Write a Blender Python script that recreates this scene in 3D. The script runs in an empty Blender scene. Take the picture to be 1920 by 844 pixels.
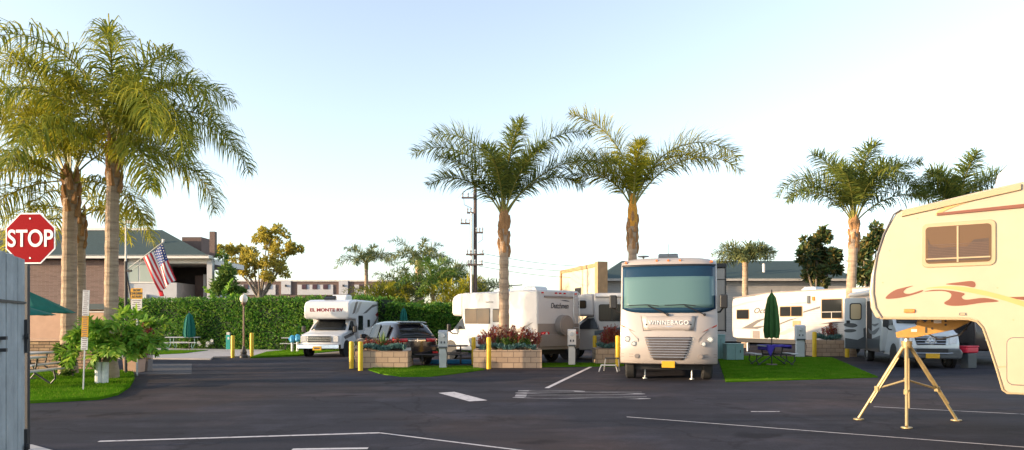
import bpy, math, random
from mathutils import Vector, Matrix
random.seed(11)
R = math.radians
PI = math.pi
C = bpy.context.scene.collection
# ------------------------------------------------------------------ camera geometry
HZ, EYE, F = 602.0, 1.72, 1280.0
def dep(py): return EYE * F / (py - HZ)
def gp(px, py):                                   # ground point seen at a pixel of the photograph
    d = dep(py); return ((px - 960) / F * d, d)
def at(px, d): return ((px - 960) / F * d, d)
def zz(py, d): return EYE + (HZ - py) / F * d

# ------------------------------------------------------------------ mesh builder
class MB:
    def __init__(s): s.v = []; s.f = []; s.m = []
    def add(s, vs, fs, mi=0):
        n = len(s.v); s.v += [tuple(p) for p in vs]
        s.f += [tuple(i + n for i in f) for f in fs]; s.m += [mi] * len(fs); return s
    def box(s, cx, cy, cz, sx, sy, sz, rz=0, mi=0):
        c, q = math.cos(rz), math.sin(rz); vs = []
        for dz in (-.5, .5):
            for dx, dy in ((-.5, -.5), (.5, -.5), (.5, .5), (-.5, .5)):
                x, y = dx * sx, dy * sy
                vs.append((cx + x * c - y * q, cy + x * q + y * c, cz + dz * sz))
        return s.add(vs, [(3, 2, 1, 0), (4, 5, 6, 7), (0, 1, 5, 4), (1, 2, 6, 5), (2, 3, 7, 6), (3, 0, 4, 7)], mi)
    def prism(s, pts, ax, a, b, mi=0):            # polygon in the two other axes, extruded along ax
        def p(u, w, t): return {'x': (t, u, w), 'y': (u, t, w), 'z': (u, w, t)}[ax]
        n = len(pts)
        ar = sum(pts[i][0] * pts[(i + 1) % n][1] - pts[(i + 1) % n][0] * pts[i][1] for i in range(n))
        if (ar < 0) != (ax == 'y'): pts = pts[::-1]
        if a > b: a, b = b, a
        vs = [p(u, w, a) for u, w in pts] + [p(u, w, b) for u, w in pts]
        fs = [tuple(range(n - 1, -1, -1)), tuple(range(n, 2 * n))]
        fs += [(i, (i + 1) % n, n + (i + 1) % n, n + i) for i in range(n)]
        return s.add(vs, fs, mi)
    def cyl(s, p0, p1, r0, r1=None, n=10, cap=True, mi=0):
        return s.tube([p0, p1], [r0, r0 if r1 is None else r1], n, cap, mi)
    def tube(s, pts, rs, n=6, cap=True, mi=0):
        pts = [Vector(p) for p in pts]
        if not isinstance(rs, (list, tuple)): rs = [rs] * len(pts)
        vs = []; k = len(pts); prev = None
        for i, p in enumerate(pts):
            t = (pts[min(i + 1, k - 1)] - pts[max(i - 1, 0)])
            t = t.normalized() if t.length > 1e-9 else Vector((0, 0, 1))
            if prev is None:
                a = Vector((1, 0, 0)) if abs(t.x) < .8 else Vector((0, 1, 0))
            else: a = prev
            u = (a - t * a.dot(t)).normalized(); prev = u; w = t.cross(u)
            for j in range(n):
                th = 2 * PI * j / n
                vs.append(p + (u * math.cos(th) + w * math.sin(th)) * rs[i])
        fs = []
        for i in range(k - 1):
            for j in range(n):
                q = (j + 1) % n
                fs.append((i * n + j, i * n + q, (i + 1) * n + q, (i + 1) * n + j))
        if cap:
            fs.append(tuple(range(n - 1, -1, -1))); fs.append(tuple((k - 1) * n + j for j in range(n)))
        return s.add(vs, fs, mi)
    def lathe(s, prof, n=16, cx=0, cy=0, mi=0):
        vs = []; fs = []; k = len(prof)
        for r, z in prof:
            for j in range(n):
                t = 2 * PI * j / n; vs.append((cx + r * math.cos(t), cy + r * math.sin(t), z))
        for i in range(k - 1):
            for j in range(n):
                q = (j + 1) % n; fs.append((i * n + j, i * n + q, (i + 1) * n + q, (i + 1) * n + j))
        fs.append(tuple(range(n - 1, -1, -1))); fs.append(tuple((k - 1) * n + j for j in range(n)))
        return s.add(vs, fs, mi)
    def grid(s, fn, nu, nv, mi=0, flip=False):
        vs = [fn(i / nu, j / nv) for j in range(nv + 1) for i in range(nu + 1)]
        fs = []
        for j in range(nv):
            for i in range(nu):
                a = j * (nu + 1) + i; q = (a, a + 1, a + nu + 2, a + nu + 1)
                fs.append(q[::-1] if flip else q)
        return s.add(vs, fs, mi)
    def leaf(s, p, d, ln, w, nrm=None, bend=.25):
        d = d.normalized(); a = nrm or Vector((random.uniform(-1, 1), random.uniform(-1, 1), random.uniform(-.2, 1)))
        u = d.cross(a)
        if u.length < 1e-4: u = d.cross(Vector((.3, .5, .8)))
        u = u.normalized() * (w * .5); k = d.cross(u).normalized() * (ln * bend)
        m = p + d * (ln * .5)
        return s.add([p, m - u + k * .2, p + d * ln - k, m + u + k * .2], [(0, 1, 2, 3)])
    def build(s, name, mats, par=None, bevel=0, ang=35, seg=2, solid=0, sub=0):
        me = bpy.data.meshes.new(name); me.from_pydata(s.v, [], s.f)
        if not isinstance(mats, (list, tuple)): mats = [mats]
        for m in mats: me.materials.append(m)
        if len(mats) > 1: me.polygons.foreach_set('material_index', s.m)
        if ang:
            me.polygons.foreach_set('use_smooth', [True] * len(me.polygons))
            me.set_sharp_from_angle(angle=R(ang))
        me.update()
        o = bpy.data.objects.new(name, me); C.objects.link(o)
        if par is not None: o.parent = par
        if solid:
            q = o.modifiers.new('solid', 'SOLIDIFY'); q.thickness = solid; q.offset = 0
        if sub:
            q = o.modifiers.new('sub', 'SUBSURF'); q.levels = q.render_levels = sub
        if bevel:
            q = o.modifiers.new('bevel', 'BEVEL'); q.width = bevel; q.segments = seg; q.limit_method = 'ANGLE'; q.angle_limit = R(40)
            q.harden_normals = True
        return o
def tag(o, label=None, cat=None, group=None, kind=None):
    if label: o['label'] = label
    if cat: o['category'] = cat
    if group: o['group'] = group
    if kind: o['kind'] = kind
    return o
def thing(name, label, cat, loc=(0, 0, 0), rz=0, group=None):
    o = bpy.data.objects.new(name, None); C.objects.link(o); o.empty_display_size = .2
    o.location = (loc[0], loc[1], loc[2] if len(loc) > 2 else 0); o.rotation_euler = (0, 0, rz)
    return tag(o, label, cat, group)
def copy_tree(o, par=None):
    c = o.copy(); C.objects.link(c)
    if par is not None: c.parent = par
    for ch in [q for q in C.objects if q.parent == o]: copy_tree(ch, c)
    return c
def rr(cu, cw, w, h, r=.05, n=4):
    p = []; r = min(r, w / 2 - .001, h / 2 - .001)
    for sx, sy, a0 in ((1, 1, 0), (-1, 1, 90), (-1, -1, 180), (1, -1, 270)):
        for k in range(n + 1):
            a = R(a0 + 90 * k / n)
            p.append((cu + sx * (w / 2 - r) + r * math.cos(a), cw + sy * (h / 2 - r) + r * math.sin(a)))
    return p
def circ(cu, cw, r, n=16): return [(cu + r * math.cos(2 * PI * k / n), cw + r * math.sin(2 * PI * k / n)) for k in range(n)]
def spline(pts, n=6):                              # closed smooth outline through pts (Catmull-Rom)
    k = len(pts); out = []
    for i in range(k):
        p0, p1, p2, p3 = pts[i - 1], pts[i], pts[(i + 1) % k], pts[(i + 2) % k]
        for j in range(n):
            t = j / n
            out.append(tuple(.5 * (2 * p1[a] + (p2[a] - p0[a]) * t + (2 * p0[a] - 5 * p1[a] + 4 * p2[a] - p3[a]) * t * t + (3 * p1[a] - p0[a] - 3 * p2[a] + p3[a]) * t ** 3) for a in (0, 1)))
    return out

# ------------------------------------------------------------------ materials
def nmat(name):
    m = bpy.data.materials.new(name); m.use_nodes = True
    nt = m.node_tree; return m, nt, nt.nodes['Principled BSDF']
def link(nt, a, b): nt.links.new(a, b)
def noise(nt, scale, detail=4, rough=.6, vec=None):
    n = nt.nodes.new('ShaderNodeTexNoise'); n.inputs['Scale'].default_value = scale
    n.inputs['Detail'].default_value = detail; n.inputs['Roughness'].default_value = rough
    if vec is None:
        tc = nt.nodes.new('ShaderNodeTexCoord'); vec = tc.outputs['Object']
    link(nt, vec, n.inputs['Vector']); return n.outputs['Fac']
def ramp(nt, fac, stops):
    r = nt.nodes.new('ShaderNodeValToRGB'); e = r.color_ramp.elements
    while len(e) < len(stops): e.new(.5)
    for q, (p, c) in zip(e, stops): q.position = p; q.color = (*c, 1) if len(c) == 3 else c
    link(nt, fac, r.inputs['Fac']); return r.outputs['Color']
def bump(nt, bs, fac, st=.3, dist=.02):
    b = nt.nodes.new('ShaderNodeBump'); b.inputs['Strength'].default_value = st; b.inputs['Distance'].default_value = dist
    link(nt, fac, b.inputs['Height']); link(nt, b.outputs['Normal'], bs.inputs['Normal'])
def dk(c, k): return tuple(max(0, min(1, x * k)) for x in c)
def mat(name, col, rough=.6, metal=0, var=.12, scale=3, bst=0, bsc=60, coat=0):
    m, nt, b = nmat(name)
    b.inputs['Roughness'].default_value = rough; b.inputs['Metallic'].default_value = metal
    b.inputs['Coat Weight'].default_value = coat; b.inputs['Coat Roughness'].default_value = .08
    if var:
        f = noise(nt, scale, 5); link(nt, ramp(nt, f, [(.25, dk(col, 1 - var)), (.75, dk(col, 1 + var))]), b.inputs['Base Color'])
    else: b.inputs['Base Color'].default_value = (*col, 1)
    if bst: bump(nt, b, noise(nt, bsc, 3), bst, .01)
    return m
def leafmat(name, a, b_, c=None, trans=.35, rough=.55):
    m, nt, b = nmat(name)
    g = nt.nodes.new('ShaderNodeNewGeometry')
    col = ramp(nt, g.outputs['Random Per Island'], [(0, a), (.5, b_), (1, c or b_)])
    link(nt, col, b.inputs['Base Color']); b.inputs['Roughness'].default_value = rough; b.inputs['Specular IOR Level'].default_value = .2 if rough < .7 else 0
    t = nt.nodes.new('ShaderNodeBsdfTranslucent'); link(nt, col, t.inputs['Color'])
    mx = nt.nodes.new('ShaderNodeMixShader'); mx.inputs[0].default_value = trans
    link(nt, b.outputs[0], mx.inputs[1]); link(nt, t.outputs[0], mx.inputs[2])
    link(nt, mx.outputs[0], nt.nodes['Material Output'].inputs['Surface']); return m
def brickmat(name, c1, c2, mortar, bw, bh, ms=.01, rough=.85, axis='xz', bst=.5, var=.2):
    m, nt, b = nmat(name)
    tc = nt.nodes.new('ShaderNodeTexCoord'); sp = nt.nodes.new('ShaderNodeSeparateXYZ'); link(nt, tc.outputs['Object'], sp.inputs[0])
    ad = nt.nodes.new('ShaderNodeMath'); ad.operation = 'ADD'; link(nt, sp.outputs['X'], ad.inputs[0]); link(nt, sp.outputs['Y'], ad.inputs[1])
    cb = nt.nodes.new('ShaderNodeCombineXYZ'); link(nt, ad.outputs[0], cb.inputs['X']); link(nt, sp.outputs['Z'], cb.inputs['Y'])
    t = nt.nodes.new('ShaderNodeTexBrick'); link(nt, cb.outputs[0], t.inputs['Vector'])
    for k, v in (('Color1', c1), ('Color2', c2), ('Mortar', mortar)): t.inputs[k].default_value = (*v, 1)
    t.inputs['Scale'].default_value = 1; t.inputs['Mortar Size'].default_value = ms; t.inputs['Brick Width'].default_value = bw
    t.inputs['Row Height'].default_value = bh; t.inputs['Bias'].default_value = 0; t.inputs['Mortar Smooth'].default_value = .2
    f = noise(nt, 9, 5)
    mx = nt.nodes.new('ShaderNodeMix'); mx.data_type = 'RGBA'; mx.blend_type = 'MULTIPLY'; mx.inputs[0].default_value = 1
    link(nt, t.outputs['Color'], mx.inputs[6]); link(nt, ramp(nt, f, [(.2, (1 - var,) * 3), (.8, (1, 1, 1))]), mx.inputs[7])
    link(nt, mx.outputs[2], b.inputs['Base Color']); b.inputs['Roughness'].default_value = rough
    inv = nt.nodes.new('ShaderNodeMath'); inv.operation = 'SUBTRACT'; inv.inputs[0].default_value = 1; link(nt, t.outputs['Fac'], inv.inputs[1])
    bump(nt, b, inv.outputs[0], bst, .015); return m
def linemat(name, col, line, per, axis='Z', wid=.12, rough=.5, bst=.4, coat=0):      # siding / boards
    m, nt, b = nmat(name)
    tc = nt.nodes.new('ShaderNodeTexCoord'); sp = nt.nodes.new('ShaderNodeSeparateXYZ'); link(nt, tc.outputs['Object'], sp.inputs[0])
    mu = nt.nodes.new('ShaderNodeMath'); mu.operation = 'DIVIDE'; link(nt, sp.outputs[axis], mu.inputs[0]); mu.inputs[1].default_value = per
    fr = nt.nodes.new('ShaderNodeMath'); fr.operation = 'FRACT'; link(nt, mu.outputs[0], fr.inputs[0])
    col_ = ramp(nt, fr.outputs[0], [(0, line), (wid, col), (1, col)])
    f = noise(nt, 2.5, 6)
    mx = nt.nodes.new('ShaderNodeMix'); mx.data_type = 'RGBA'; mx.blend_type = 'MULTIPLY'; mx.inputs[0].default_value = 1
    link(nt, col_, mx.inputs[6]); link(nt, ramp(nt, f, [(.25, (.82, .82, .82)), (.7, (1, 1, 1))]), mx.inputs[7])
    link(nt, mx.outputs[2], b.inputs['Base Color']); b.inputs['Roughness'].default_value = rough; b.inputs['Coat Weight'].default_value = coat
    bump(nt, b, fr.outputs[0], bst, .012); return m
def glass(name, col, rough=.06):
    m, nt, b = nmat(name); b.inputs['Base Color'].default_value = (*col, 1); b.inputs['Roughness'].default_value = rough
    b.inputs['Specular IOR Level'].default_value = .3; return m

M = {}
M['cream'] = mat('cream_gelcoat', (.40, .325, .228), .32, var=.07, scale=1.6, coat=.3)
M['cream_trim'] = mat('cream_trim', (.37, .285, .17), .4, var=.06)
M['offwhite'] = mat('offwhite_gelcoat', (.50, .48, .475), .33, var=.05, scale=1.1, coat=.3)
M['beige'] = mat('beige_gelcoat', (.38, .335, .31), .3, var=.05, scale=1.2, coat=.4)
M['taupe'] = mat('taupe_paint', (.22, .19, .175), .35, var=.08, coat=.3)
M['white'] = mat('white_paint', (.62, .62, .63), .32, var=.04, coat=.3)
M['silver'] = mat('silver_paint', (.55, .58, .60), .3, metal=.25, var=.04, coat=.4)
M['graphite'] = mat('graphite_paint', (.07, .08, .09), .28, var=.1, coat=.5)
M['black'] = mat('black_plastic', (.015, .015, .017), .5, var=.2)
M['rubber'] = mat('rubber', (.022, .022, .023), .8, var=.25, bst=.2)
M['carblack'] = mat('black_car_paint', (.012, .011, .016), .14, var=0, coat=1)
M['chrome'] = mat('chrome', (.75, .75, .76), .16, metal=1, var=.05)
M['alu'] = mat('aluminium', (.55, .55, .55), .4, metal=.8, var=.12)
M['galv'] = mat('galvanised_steel', (.42, .43, .44), .5, metal=.4, var=.15)
M['glass'] = glass('dark_glass', (.018, .02, .022))
M['glass_brown'] = glass('bronze_glass', (.05, .032, .016))
M['glass_teal'] = glass('teal_windshield', (.095, .175, .18), .07)
M['glass_blue'] = glass('blue_shade_band', (.01, .035, .07), .1)
M['glass_pale'] = glass('pale_glass', (.35, .40, .36), .12)
M['gold'] = mat('gold_paint_steel', (.36, .19, .04), .5, metal=.2, var=.15, scale=8)
M['goldtube'] = mat('pale_gold_tube', (.42, .32, .16), .4, metal=.45, var=.15, scale=9)
M['decal'] = mat('brown_decal', (.17, .055, .03), .4, var=.06)
M['decal_tan'] = mat('tan_decal', (.48, .30, .11), .4, var=.05)
M['decal_grey'] = mat('grey_decal', (.12, .11, .11), .4, var=.1)
M['decal_light'] = mat('light_grey_decal', (.36, .34, .32), .4, var=.1)
M['decal_red'] = mat('maroon_decal', (.22, .02, .03), .4, var=.08)
M['decal_blue'] = mat('slate_decal', (.06, .09, .11), .4, var=.1)
M['amber'] = mat('amber_lens', (.75, .17, .02), .25, var=.1, coat=.6)
M['redlens'] = mat('red_lens', (.55, .012, .02), .2, var=.1, coat=.8)
M['lens'] = mat('clear_lens', (.55, .56, .57), .12, var=.15, scale=25, coat=.8)
M['plate'] = mat('yellow_plate', (.60, .34, .015), .5, var=.05)
M['yellow'] = mat('yellow_paint', (.66, .42, .01), .5, var=.15, scale=5, bst=.05)
M['lettering_white'] = mat('white_lettering', (.85, .85, .83), .5, var=0)
M['lettering_dark'] = mat('dark_lettering', (.05, .05, .06), .5, var=0)
M['roadpaint'] = None
M['block'] = brickmat('planter_block', (.50, .36, .25), (.42, .30, .21), (.20, .14, .10), .42, .2, .012)
M['brick'] = brickmat('thin_brick', (.22, .135, .115), (.15, .09, .075), (.25, .19, .165), .55, .085, .012, var=.3)
M['stone'] = brickmat('stacked_stone', (.52, .34, .19), (.28, .17, .10), (.10, .065, .04), .38, .11, .012, bst=1, var=.5)
M['stucco_pink'] = mat('pink_stucco', (.52, .33, .23), .9, var=.1, bst=.3)
M['stucco_white'] = mat('white_stucco', (.48, .475, .49), .9, var=.06, bst=.2)
M['stucco_cream'] = mat('cream_stucco', (.66, .52, .36), .9, var=.1, bst=.2)
M['stucco_brown'] = mat('brown_stucco', (.15, .10, .085), .9, var=.1, bst=.2)
M['wood_frame'] = mat('tan_timber', (.40, .24, .12), .75, var=.2)
M['siding'] = linemat('wall_siding', (.42, .40, .39), (.25, .24, .23), .18)
M['roofgreen'] = mat('green_shingle', (.028, .055, .055), .85, var=.25, scale=6, bst=.5, bsc=25)
M['fascia'] = mat('white_fascia', (.68, .64, .60), .6, var=.08)
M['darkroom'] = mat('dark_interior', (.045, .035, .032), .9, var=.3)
M['octane'] = linemat('trailer_siding', (.55, .51, .48), (.33, .30, .28), .11, wid=.1, rough=.4, coat=.2)
M['gate'] = linemat('weathered_boards', (.33, .39, .41), (.10, .13, .14), .085, 'Y', .1, .8, .5)
M['teal_cloth'] = mat('green_canvas', (.006, .13, .10), .85, var=.15, scale=6)
M['green_cloth'] = mat('olive_green_canvas', (.04, .12, .025), .85, var=.2, scale=6)
M['purple'] = mat('purple_cloth', (.055, .03, .32), .8, var=.2, scale=7)
M['tealbox'] = mat('pale_teal_enamel', (.24, .38, .36), .55, var=.12)
M['tealpost'] = mat('teal_enamel', (.01, .28, .25), .5, var=.1)
M['bluepaint'] = mat('blue_enamel', (.05, .30, .55), .5, var=.15)
M['bluemat'] = mat('blue_mat', (.02, .16, .33), .8, var=.25)
M['redpaint'] = mat('red_plastic', (.65, .02, .05), .4, var=.1)
M['concrete'] = mat('concrete', (.36, .34, .34), .9, var=.15, scale=1.5, bst=.2)
M['stopred'] = mat('stop_red', (.30, .004, .009), .5, var=.12, scale=2)
M['stopred'].node_tree.nodes['Principled BSDF'].inputs['Specular IOR Level'].default_value = .04
M['signamber'] = mat('sign_amber', (.62, .30, .006), .5, var=.06)
M['signwhite'] = mat('sign_white', (.58, .57, .56), .5, var=.05)
M['signgrey'] = mat('sign_print', (.12, .08, .11), .6, var=.2)
M['whitewash'] = mat('whitewashed_bark', (.72, .70, .68), .9, var=.2, scale=10, bst=.4)
M['bark'] = mat('grey_bark', (.20, .16, .12), .95, var=.4, scale=9, bst=.8, bsc=22)
M['pole'] = mat('creosoted_pole', (.085, .06, .055), .9, var=.3, scale=5, bst=.4)
M['opal'] = mat('opal_globe', (.72, .66, .58), .35, var=.03, coat=.3)
M['iron'] = mat('dark_iron', (.03, .028, .03), .5, var=.2)
M['ironbrown'] = mat('bronze_pole', (.16, .09, .06), .5, var=.2)
M['soil'] = mat('soil', (.05, .035, .022), .95, var=.4, scale=12)
M['palmleaf'] = leafmat('palm_leaflets', (.09, .14, .045), (.17, .22, .045), (.30, .30, .05), .4, .45)
M['palmleaf_sunlit_gold'] = leafmat('sunny_palm_leaflets', (.16, .19, .02), (.34, .33, .025), (.48, .41, .035), .45, .45)  # sunlit yellow is put into the leaflet colours
M['palmleaf_tall'] = leafmat('tall_palm_leaflets', (.12, .17, .03), (.26, .29, .035), (.42, .38, .04), .45, .45)  # leaflet colours raised towards a sunlit yellow-green
M['palmleaf_far'] = leafmat('grey_green_fronds', (.09, .14, .08), (.16, .20, .08), (.28, .27, .09), .35)
M['rachis'] = mat('frond_stalk', (.26, .24, .05), .5, var=.2)
M['dryfrond'] = mat('dry_frond_boots', (.33, .17, .07), .9, var=.35, scale=14, bst=.5)
M['orangefib'] = mat('orange_fibre', (.60, .28, .04), .9, var=.3, scale=20, bst=.5)
M['hedge'] = leafmat('hedge_leaves', (.03, .11, .015), (.08, .22, .025), (.22, .33, .05), .3, .5)
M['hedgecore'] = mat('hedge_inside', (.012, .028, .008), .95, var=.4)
M['euca'] = leafmat('eucalyptus_leaves', (.26, .25, .05), (.46, .38, .06), (.58, .48, .10), .45)
M['magnolia'] = leafmat('magnolia_leaves', (.03, .075, .035), (.08, .12, .04), (.24, .17, .05), .25, .35)
M['lush'] = leafmat('lush_leaves', (.10, .24, .03), (.20, .40, .04), (.40, .52, .08), .4)
M['bushgreen'] = leafmat('bush_leaves', (.04, .10, .02), (.10, .19, .03), (.2, .26, .05), .35)
M['redleaf'] = leafmat('red_shrub_leaves', (.17, .02, .03), (.33, .05, .05), (.26, .14, .04), .3)
M['agave'] = leafmat('spiky_leaves', (.05, .12, .03), (.10, .18, .05), (.2, .26, .09), .2)
M['bluesuc'] = leafmat('blue_succulents', (.05, .13, .13), (.10, .20, .19), (.14, .25, .21), .15)
M['whiteflower'] = leafmat('white_petals', (.75, .75, .72), (.8, .8, .78), (.7, .7, .65), .3)

def palmtrunk_mat():
    m, nt, b = nmat('ringed_palm_trunk')
    tc = nt.nodes.new('ShaderNodeTexCoord'); mp = nt.nodes.new('ShaderNodeMapping'); mp.inputs['Scale'].default_value = (1, 1, 7)
    link(nt, tc.outputs['Object'], mp.inputs['Vector'])
    f = noise(nt, 1.6, 5, .7, mp.outputs[0])
    link(nt, ramp(nt, f, [(.2, (.15, .10, .07)), (.5, (.36, .26, .18)), (.8, (.50, .38, .27))]), b.inputs['Base Color'])
    b.inputs['Roughness'].default_value = .95; bump(nt, b, f, .8, .05); return m
M['palmtrunk'] = palmtrunk_mat()
def asphalt():
    m, nt, b = nmat('asphalt')
    big = noise(nt, .16, 5, .55); fine = noise(nt, 45, 3)
    tc = nt.nodes.new('ShaderNodeTexCoord'); mp = nt.nodes.new('ShaderNodeMapping'); mp.inputs['Scale'].default_value = (.12, 1.1, 1)
    link(nt, tc.outputs['Object'], mp.inputs['Vector']); st = noise(nt, .9, 5, .6, mp.outputs[0])
    c1 = ramp(nt, big, [(.3, (.024, .024, .033)), (.48, (.034, .033, .042)), (.60, (.048, .037, .038)), (.75, (.052, .049, .056))])  # bluish skylight tint and reddish low-sun tint put into the colour
    c2 = ramp(nt, st, [(.3, (.62, .62, .64)), (.5, (1, 1, 1)), (.72, (1.35, 1.25, 1.22))])
    c3 = ramp(nt, fine, [(.3, (.72, .72, .72)), (.7, (1.2, 1.2, 1.2))])
    def mul(a, c):
        mx = nt.nodes.new('ShaderNodeMix'); mx.data_type = 'RGBA'; mx.blend_type = 'MULTIPLY'; mx.inputs[0].default_value = 1
        link(nt, a, mx.inputs[6]); link(nt, c, mx.inputs[7]); return mx.outputs[2]
    # cracks, oil spots and pale scuffs
    vr = nt.nodes.new('ShaderNodeTexVoronoi'); vr.feature = 'DISTANCE_TO_EDGE'; vr.inputs['Scale'].default_value = .22
    nz = nt.nodes.new('ShaderNodeTexNoise'); nz.inputs['Scale'].default_value = .9; nz.inputs['Detail'].default_value = 6; link(nt, tc.outputs['Object'], nz.inputs['Vector'])
    ma = nt.nodes.new('ShaderNodeVectorMath'); ma.operation = 'MULTIPLY_ADD'; link(nt, nz.outputs['Color'], ma.inputs[0]); ma.inputs[1].default_value = (2.2, 2.2, 0); link(nt, tc.outputs['Object'], ma.inputs[2]); link(nt, ma.outputs[0], vr.inputs['Vector'])
    cr = ramp(nt, vr.outputs['Distance'], [(0, (.7, .7, .7)), (.004, (.75, .75, .75)), (.010, (1, 1, 1))])
    v2 = nt.nodes.new('ShaderNodeTexVoronoi'); v2.inputs['Scale'].default_value = .55; v2.inputs['Randomness'].default_value = 1; link(nt, ma.outputs[0], v2.inputs['Vector'])
    oil = ramp(nt, v2.outputs['Distance'], [(.0, (.45, .44, .46)), (.10, (.6, .6, .6)), (.2, (1, 1, 1))])
    sc_ = ramp(nt, noise(nt, .55, 7, .72), [(.5, (1, 1, 1)), (.64, (1.5, 1.48, 1.5)), (.8, (1.9, 1.85, 1.85))])
    c1 = mul(mul(mul(c1, cr), oil), sc_)
    link(nt, mul(mul(c1, c2), c3), b.inputs['Base Color']); b.inputs['Roughness'].default_value = .85
    b.inputs['Specular IOR Level'].default_value = .12
    bump(nt, b, fine, .35, .01); return m
M['asphalt'] = asphalt()
def roadpaint():
    m, nt, b = nmat('worn_white_paint'); f = noise(nt, 7, 6, .7)
    link(nt, ramp(nt, f, [(.32, (.10, .09, .10)), (.45, (.50, .46, .47)), (.8, (.62, .58, .58))]), b.inputs['Base Color'])
    b.inputs['Roughness'].default_value = .8; return m
M['roadpaint'] = roadpaint()
def wornword():
    m, nt, b = nmat('faded_road_word'); f = noise(nt, 5, 7, .75)
    link(nt, ramp(nt, f, [(.36, (.04, .036, .046)), (.48, (.26, .245, .26)), (.7, (.5, .47, .48))]), b.inputs['Base Color']); b.inputs['Roughness'].default_value = .85; return m
M['wornword'] = wornword()
def turfmat():
    m, nt, b = nmat('turf'); f = noise(nt, 1.1, 5); g = noise(nt, 60, 3)
    link(nt, ramp(nt, f, [(.3, (.04, .11, .006)), (.48, (.07, .18, .008)), (.8, (.12, .19, .02))]), b.inputs['Base Color'])
    b.inputs['Roughness'].default_value = .9; b.inputs['Specular IOR Level'].default_value = 0; bump(nt, b, g, .8, .03); return m
M['turf'] = turfmat()
M['blade'] = leafmat('grass_blades', (.045, .12, .006), (.085, .20, .01), (.17, .23, .03), .3, .8)

# ------------------------------------------------------------------ world, sun, camera
EL, AZ = 9.0, None
sun_dir = Vector((-.965, -.26, math.tan(R(EL)))).normalized()          # towards the sun
sc = bpy.context.scene
w = bpy.data.worlds.new('World'); sc.world = w; w.use_nodes = True
nt = w.node_tree; bg = nt.nodes['Background']
sky = nt.nodes.new('ShaderNodeTexSky'); sky.sky_type = 'NISHITA'; sky.sun_disc = False
sky.sun_elevation = R(EL); sky.sun_rotation = math.atan2(sun_dir.x, sun_dir.y)
sky.air_density = 1.0; sky.dust_density = 1.0; sky.ozone_density = 2.0; sky.altitude = 0
hs = nt.nodes.new('ShaderNodeHueSaturation'); hs.inputs['Saturation'].default_value = .6
link(nt, sky.outputs[0], hs.inputs['Color']); link(nt, hs.outputs[0], bg.inputs['Color']); bg.inputs['Strength'].default_value = .135
sl = bpy.data.lights.new('sun', 'SUN'); sl.energy = 2.4; sl.angle = R(.6); sl.color = (1, .73, .45)
so = bpy.data.objects.new('sun', sl); C.objects.link(so); so.rotation_euler = sun_dir.to_track_quat('Z', 'Y').to_euler(); so.location = (-30, -20, 30)
cam = bpy.data.cameras.new('camera'); co = bpy.data.objects.new('camera', cam); C.objects.link(co)
co.location = (0, 0, EYE); co.rotation_euler = (R(90), 0, 0)
cam.sensor_width = 36; cam.lens = 36 * F / 1920; cam.shift_y = (HZ - 422) / 1920; cam.clip_end = 2000; cam.clip_start = .1
sc.camera = co
sc.view_settings.view_transform = 'Standard'; sc.view_settings.look = 'None'; sc.view_settings.gamma = 1; sc.view_settings.exposure = 1.9
sc.cycles.max_bounces = 6; sc.cycles.use_denoising = True
try: sc.cycles.denoiser = 'OPENIMAGEDENOISE'
except Exception: pass

# ------------------------------------------------------------------ ground, markings, lawns
def sheet(name, poly, z, m, label, cat, kind=None, thick=0):
    b = MB()
    if thick: b.prism(poly, 'z', z - thick, z)
    else:
        ar = sum(poly[i][0] * poly[(i + 1) % len(poly)][1] - poly[(i + 1) % len(poly)][0] * poly[i][1] for i in range(len(poly)))
        if ar < 0: poly = poly[::-1]
        b.add([(x, y, z) for x, y in poly], [tuple(range(len(poly)))])
    return tag(b.build(name, m, ang=0), label, cat, None, kind)
sheet('ground', [(-300, -60), (300, -60), (300, 600), (-300, 600)], 0, M['asphalt'], 'dark worn asphalt covering the whole yard', 'ground', 'structure')
def P(*px): return [gp(a, b) for a, b in px]
sheet('sidewalk', P((150, 672), (395, 675), (400, 671), (640, 665), (640, 651), (250, 651)), .06, M['concrete'], 'pale concrete walk in front of the hedge', 'sidewalk', 'structure', .06)
def strip(a, b, w):
    a, b = Vector(a), Vector(b); d = (b - a).normalized(); n = Vector((-d.y, d.x)) * w / 2
    return [tuple(a - n), tuple(b - n), tuple(b + n), tuple(a + n)]
for a, b, wd, lb in (((185, 828), (712, 812), .10, 'wide white line crossing the foreground asphalt'),
                     ((712, 812), (1010, 849), .06, 'thin white line slanting to the bottom edge from the wide line'),
                     ((1025, 728), (1108, 688), .12, 'white stall line running to the small brick planter'),
                     ((1175, 782), (2000, 845), .05, 'long thin white line under the tripod at right'),
                     ((1638, 763), (2000, 781), .05, 'short thin white line behind the tripod'),
                     ((548, 843), (690, 841), .12, 'white mark cut by the bottom edge'),
                     ((1408, 772), (1462, 772), .07, 'faint short white dash on the asphalt')):
    sheet('road_marking', strip(gp(*a), gp(*b), wd), .004, M['roadpaint'], lb, 'marking', 'structure')
sheet('stop_bar', P((822, 737), (852, 735), (914, 751), (880, 753)), .004, M['roadpaint'], 'white stop bar painted beside the stretched word', 'marking', 'structure')
sheet('concrete_apron', P((40, 836), (60, 836), (110, 850), (40, 850)), .02, M['concrete'], 'pale concrete edge at the foot of the board gate', 'kerb', 'structure', .02)
sheet('asphalt_patch', P((255, 682), (360, 682), (359, 702), (243, 702)), .004, mat('patched_asphalt', (.052, .051, .06), .9, var=.2), 'paler asphalt patch beside the left lawn', 'road patch', 'structure')
def inpoly(x, y, poly):
    c = False; n = len(poly)
    for i in range(n):
        (x1, y1), (x2, y2) = poly[i], poly[i - 1]
        if (y1 > y) != (y2 > y) and x < (x2 - x1) * (y - y1) / (y2 - y1) + x1: c = not c
    return c
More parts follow.
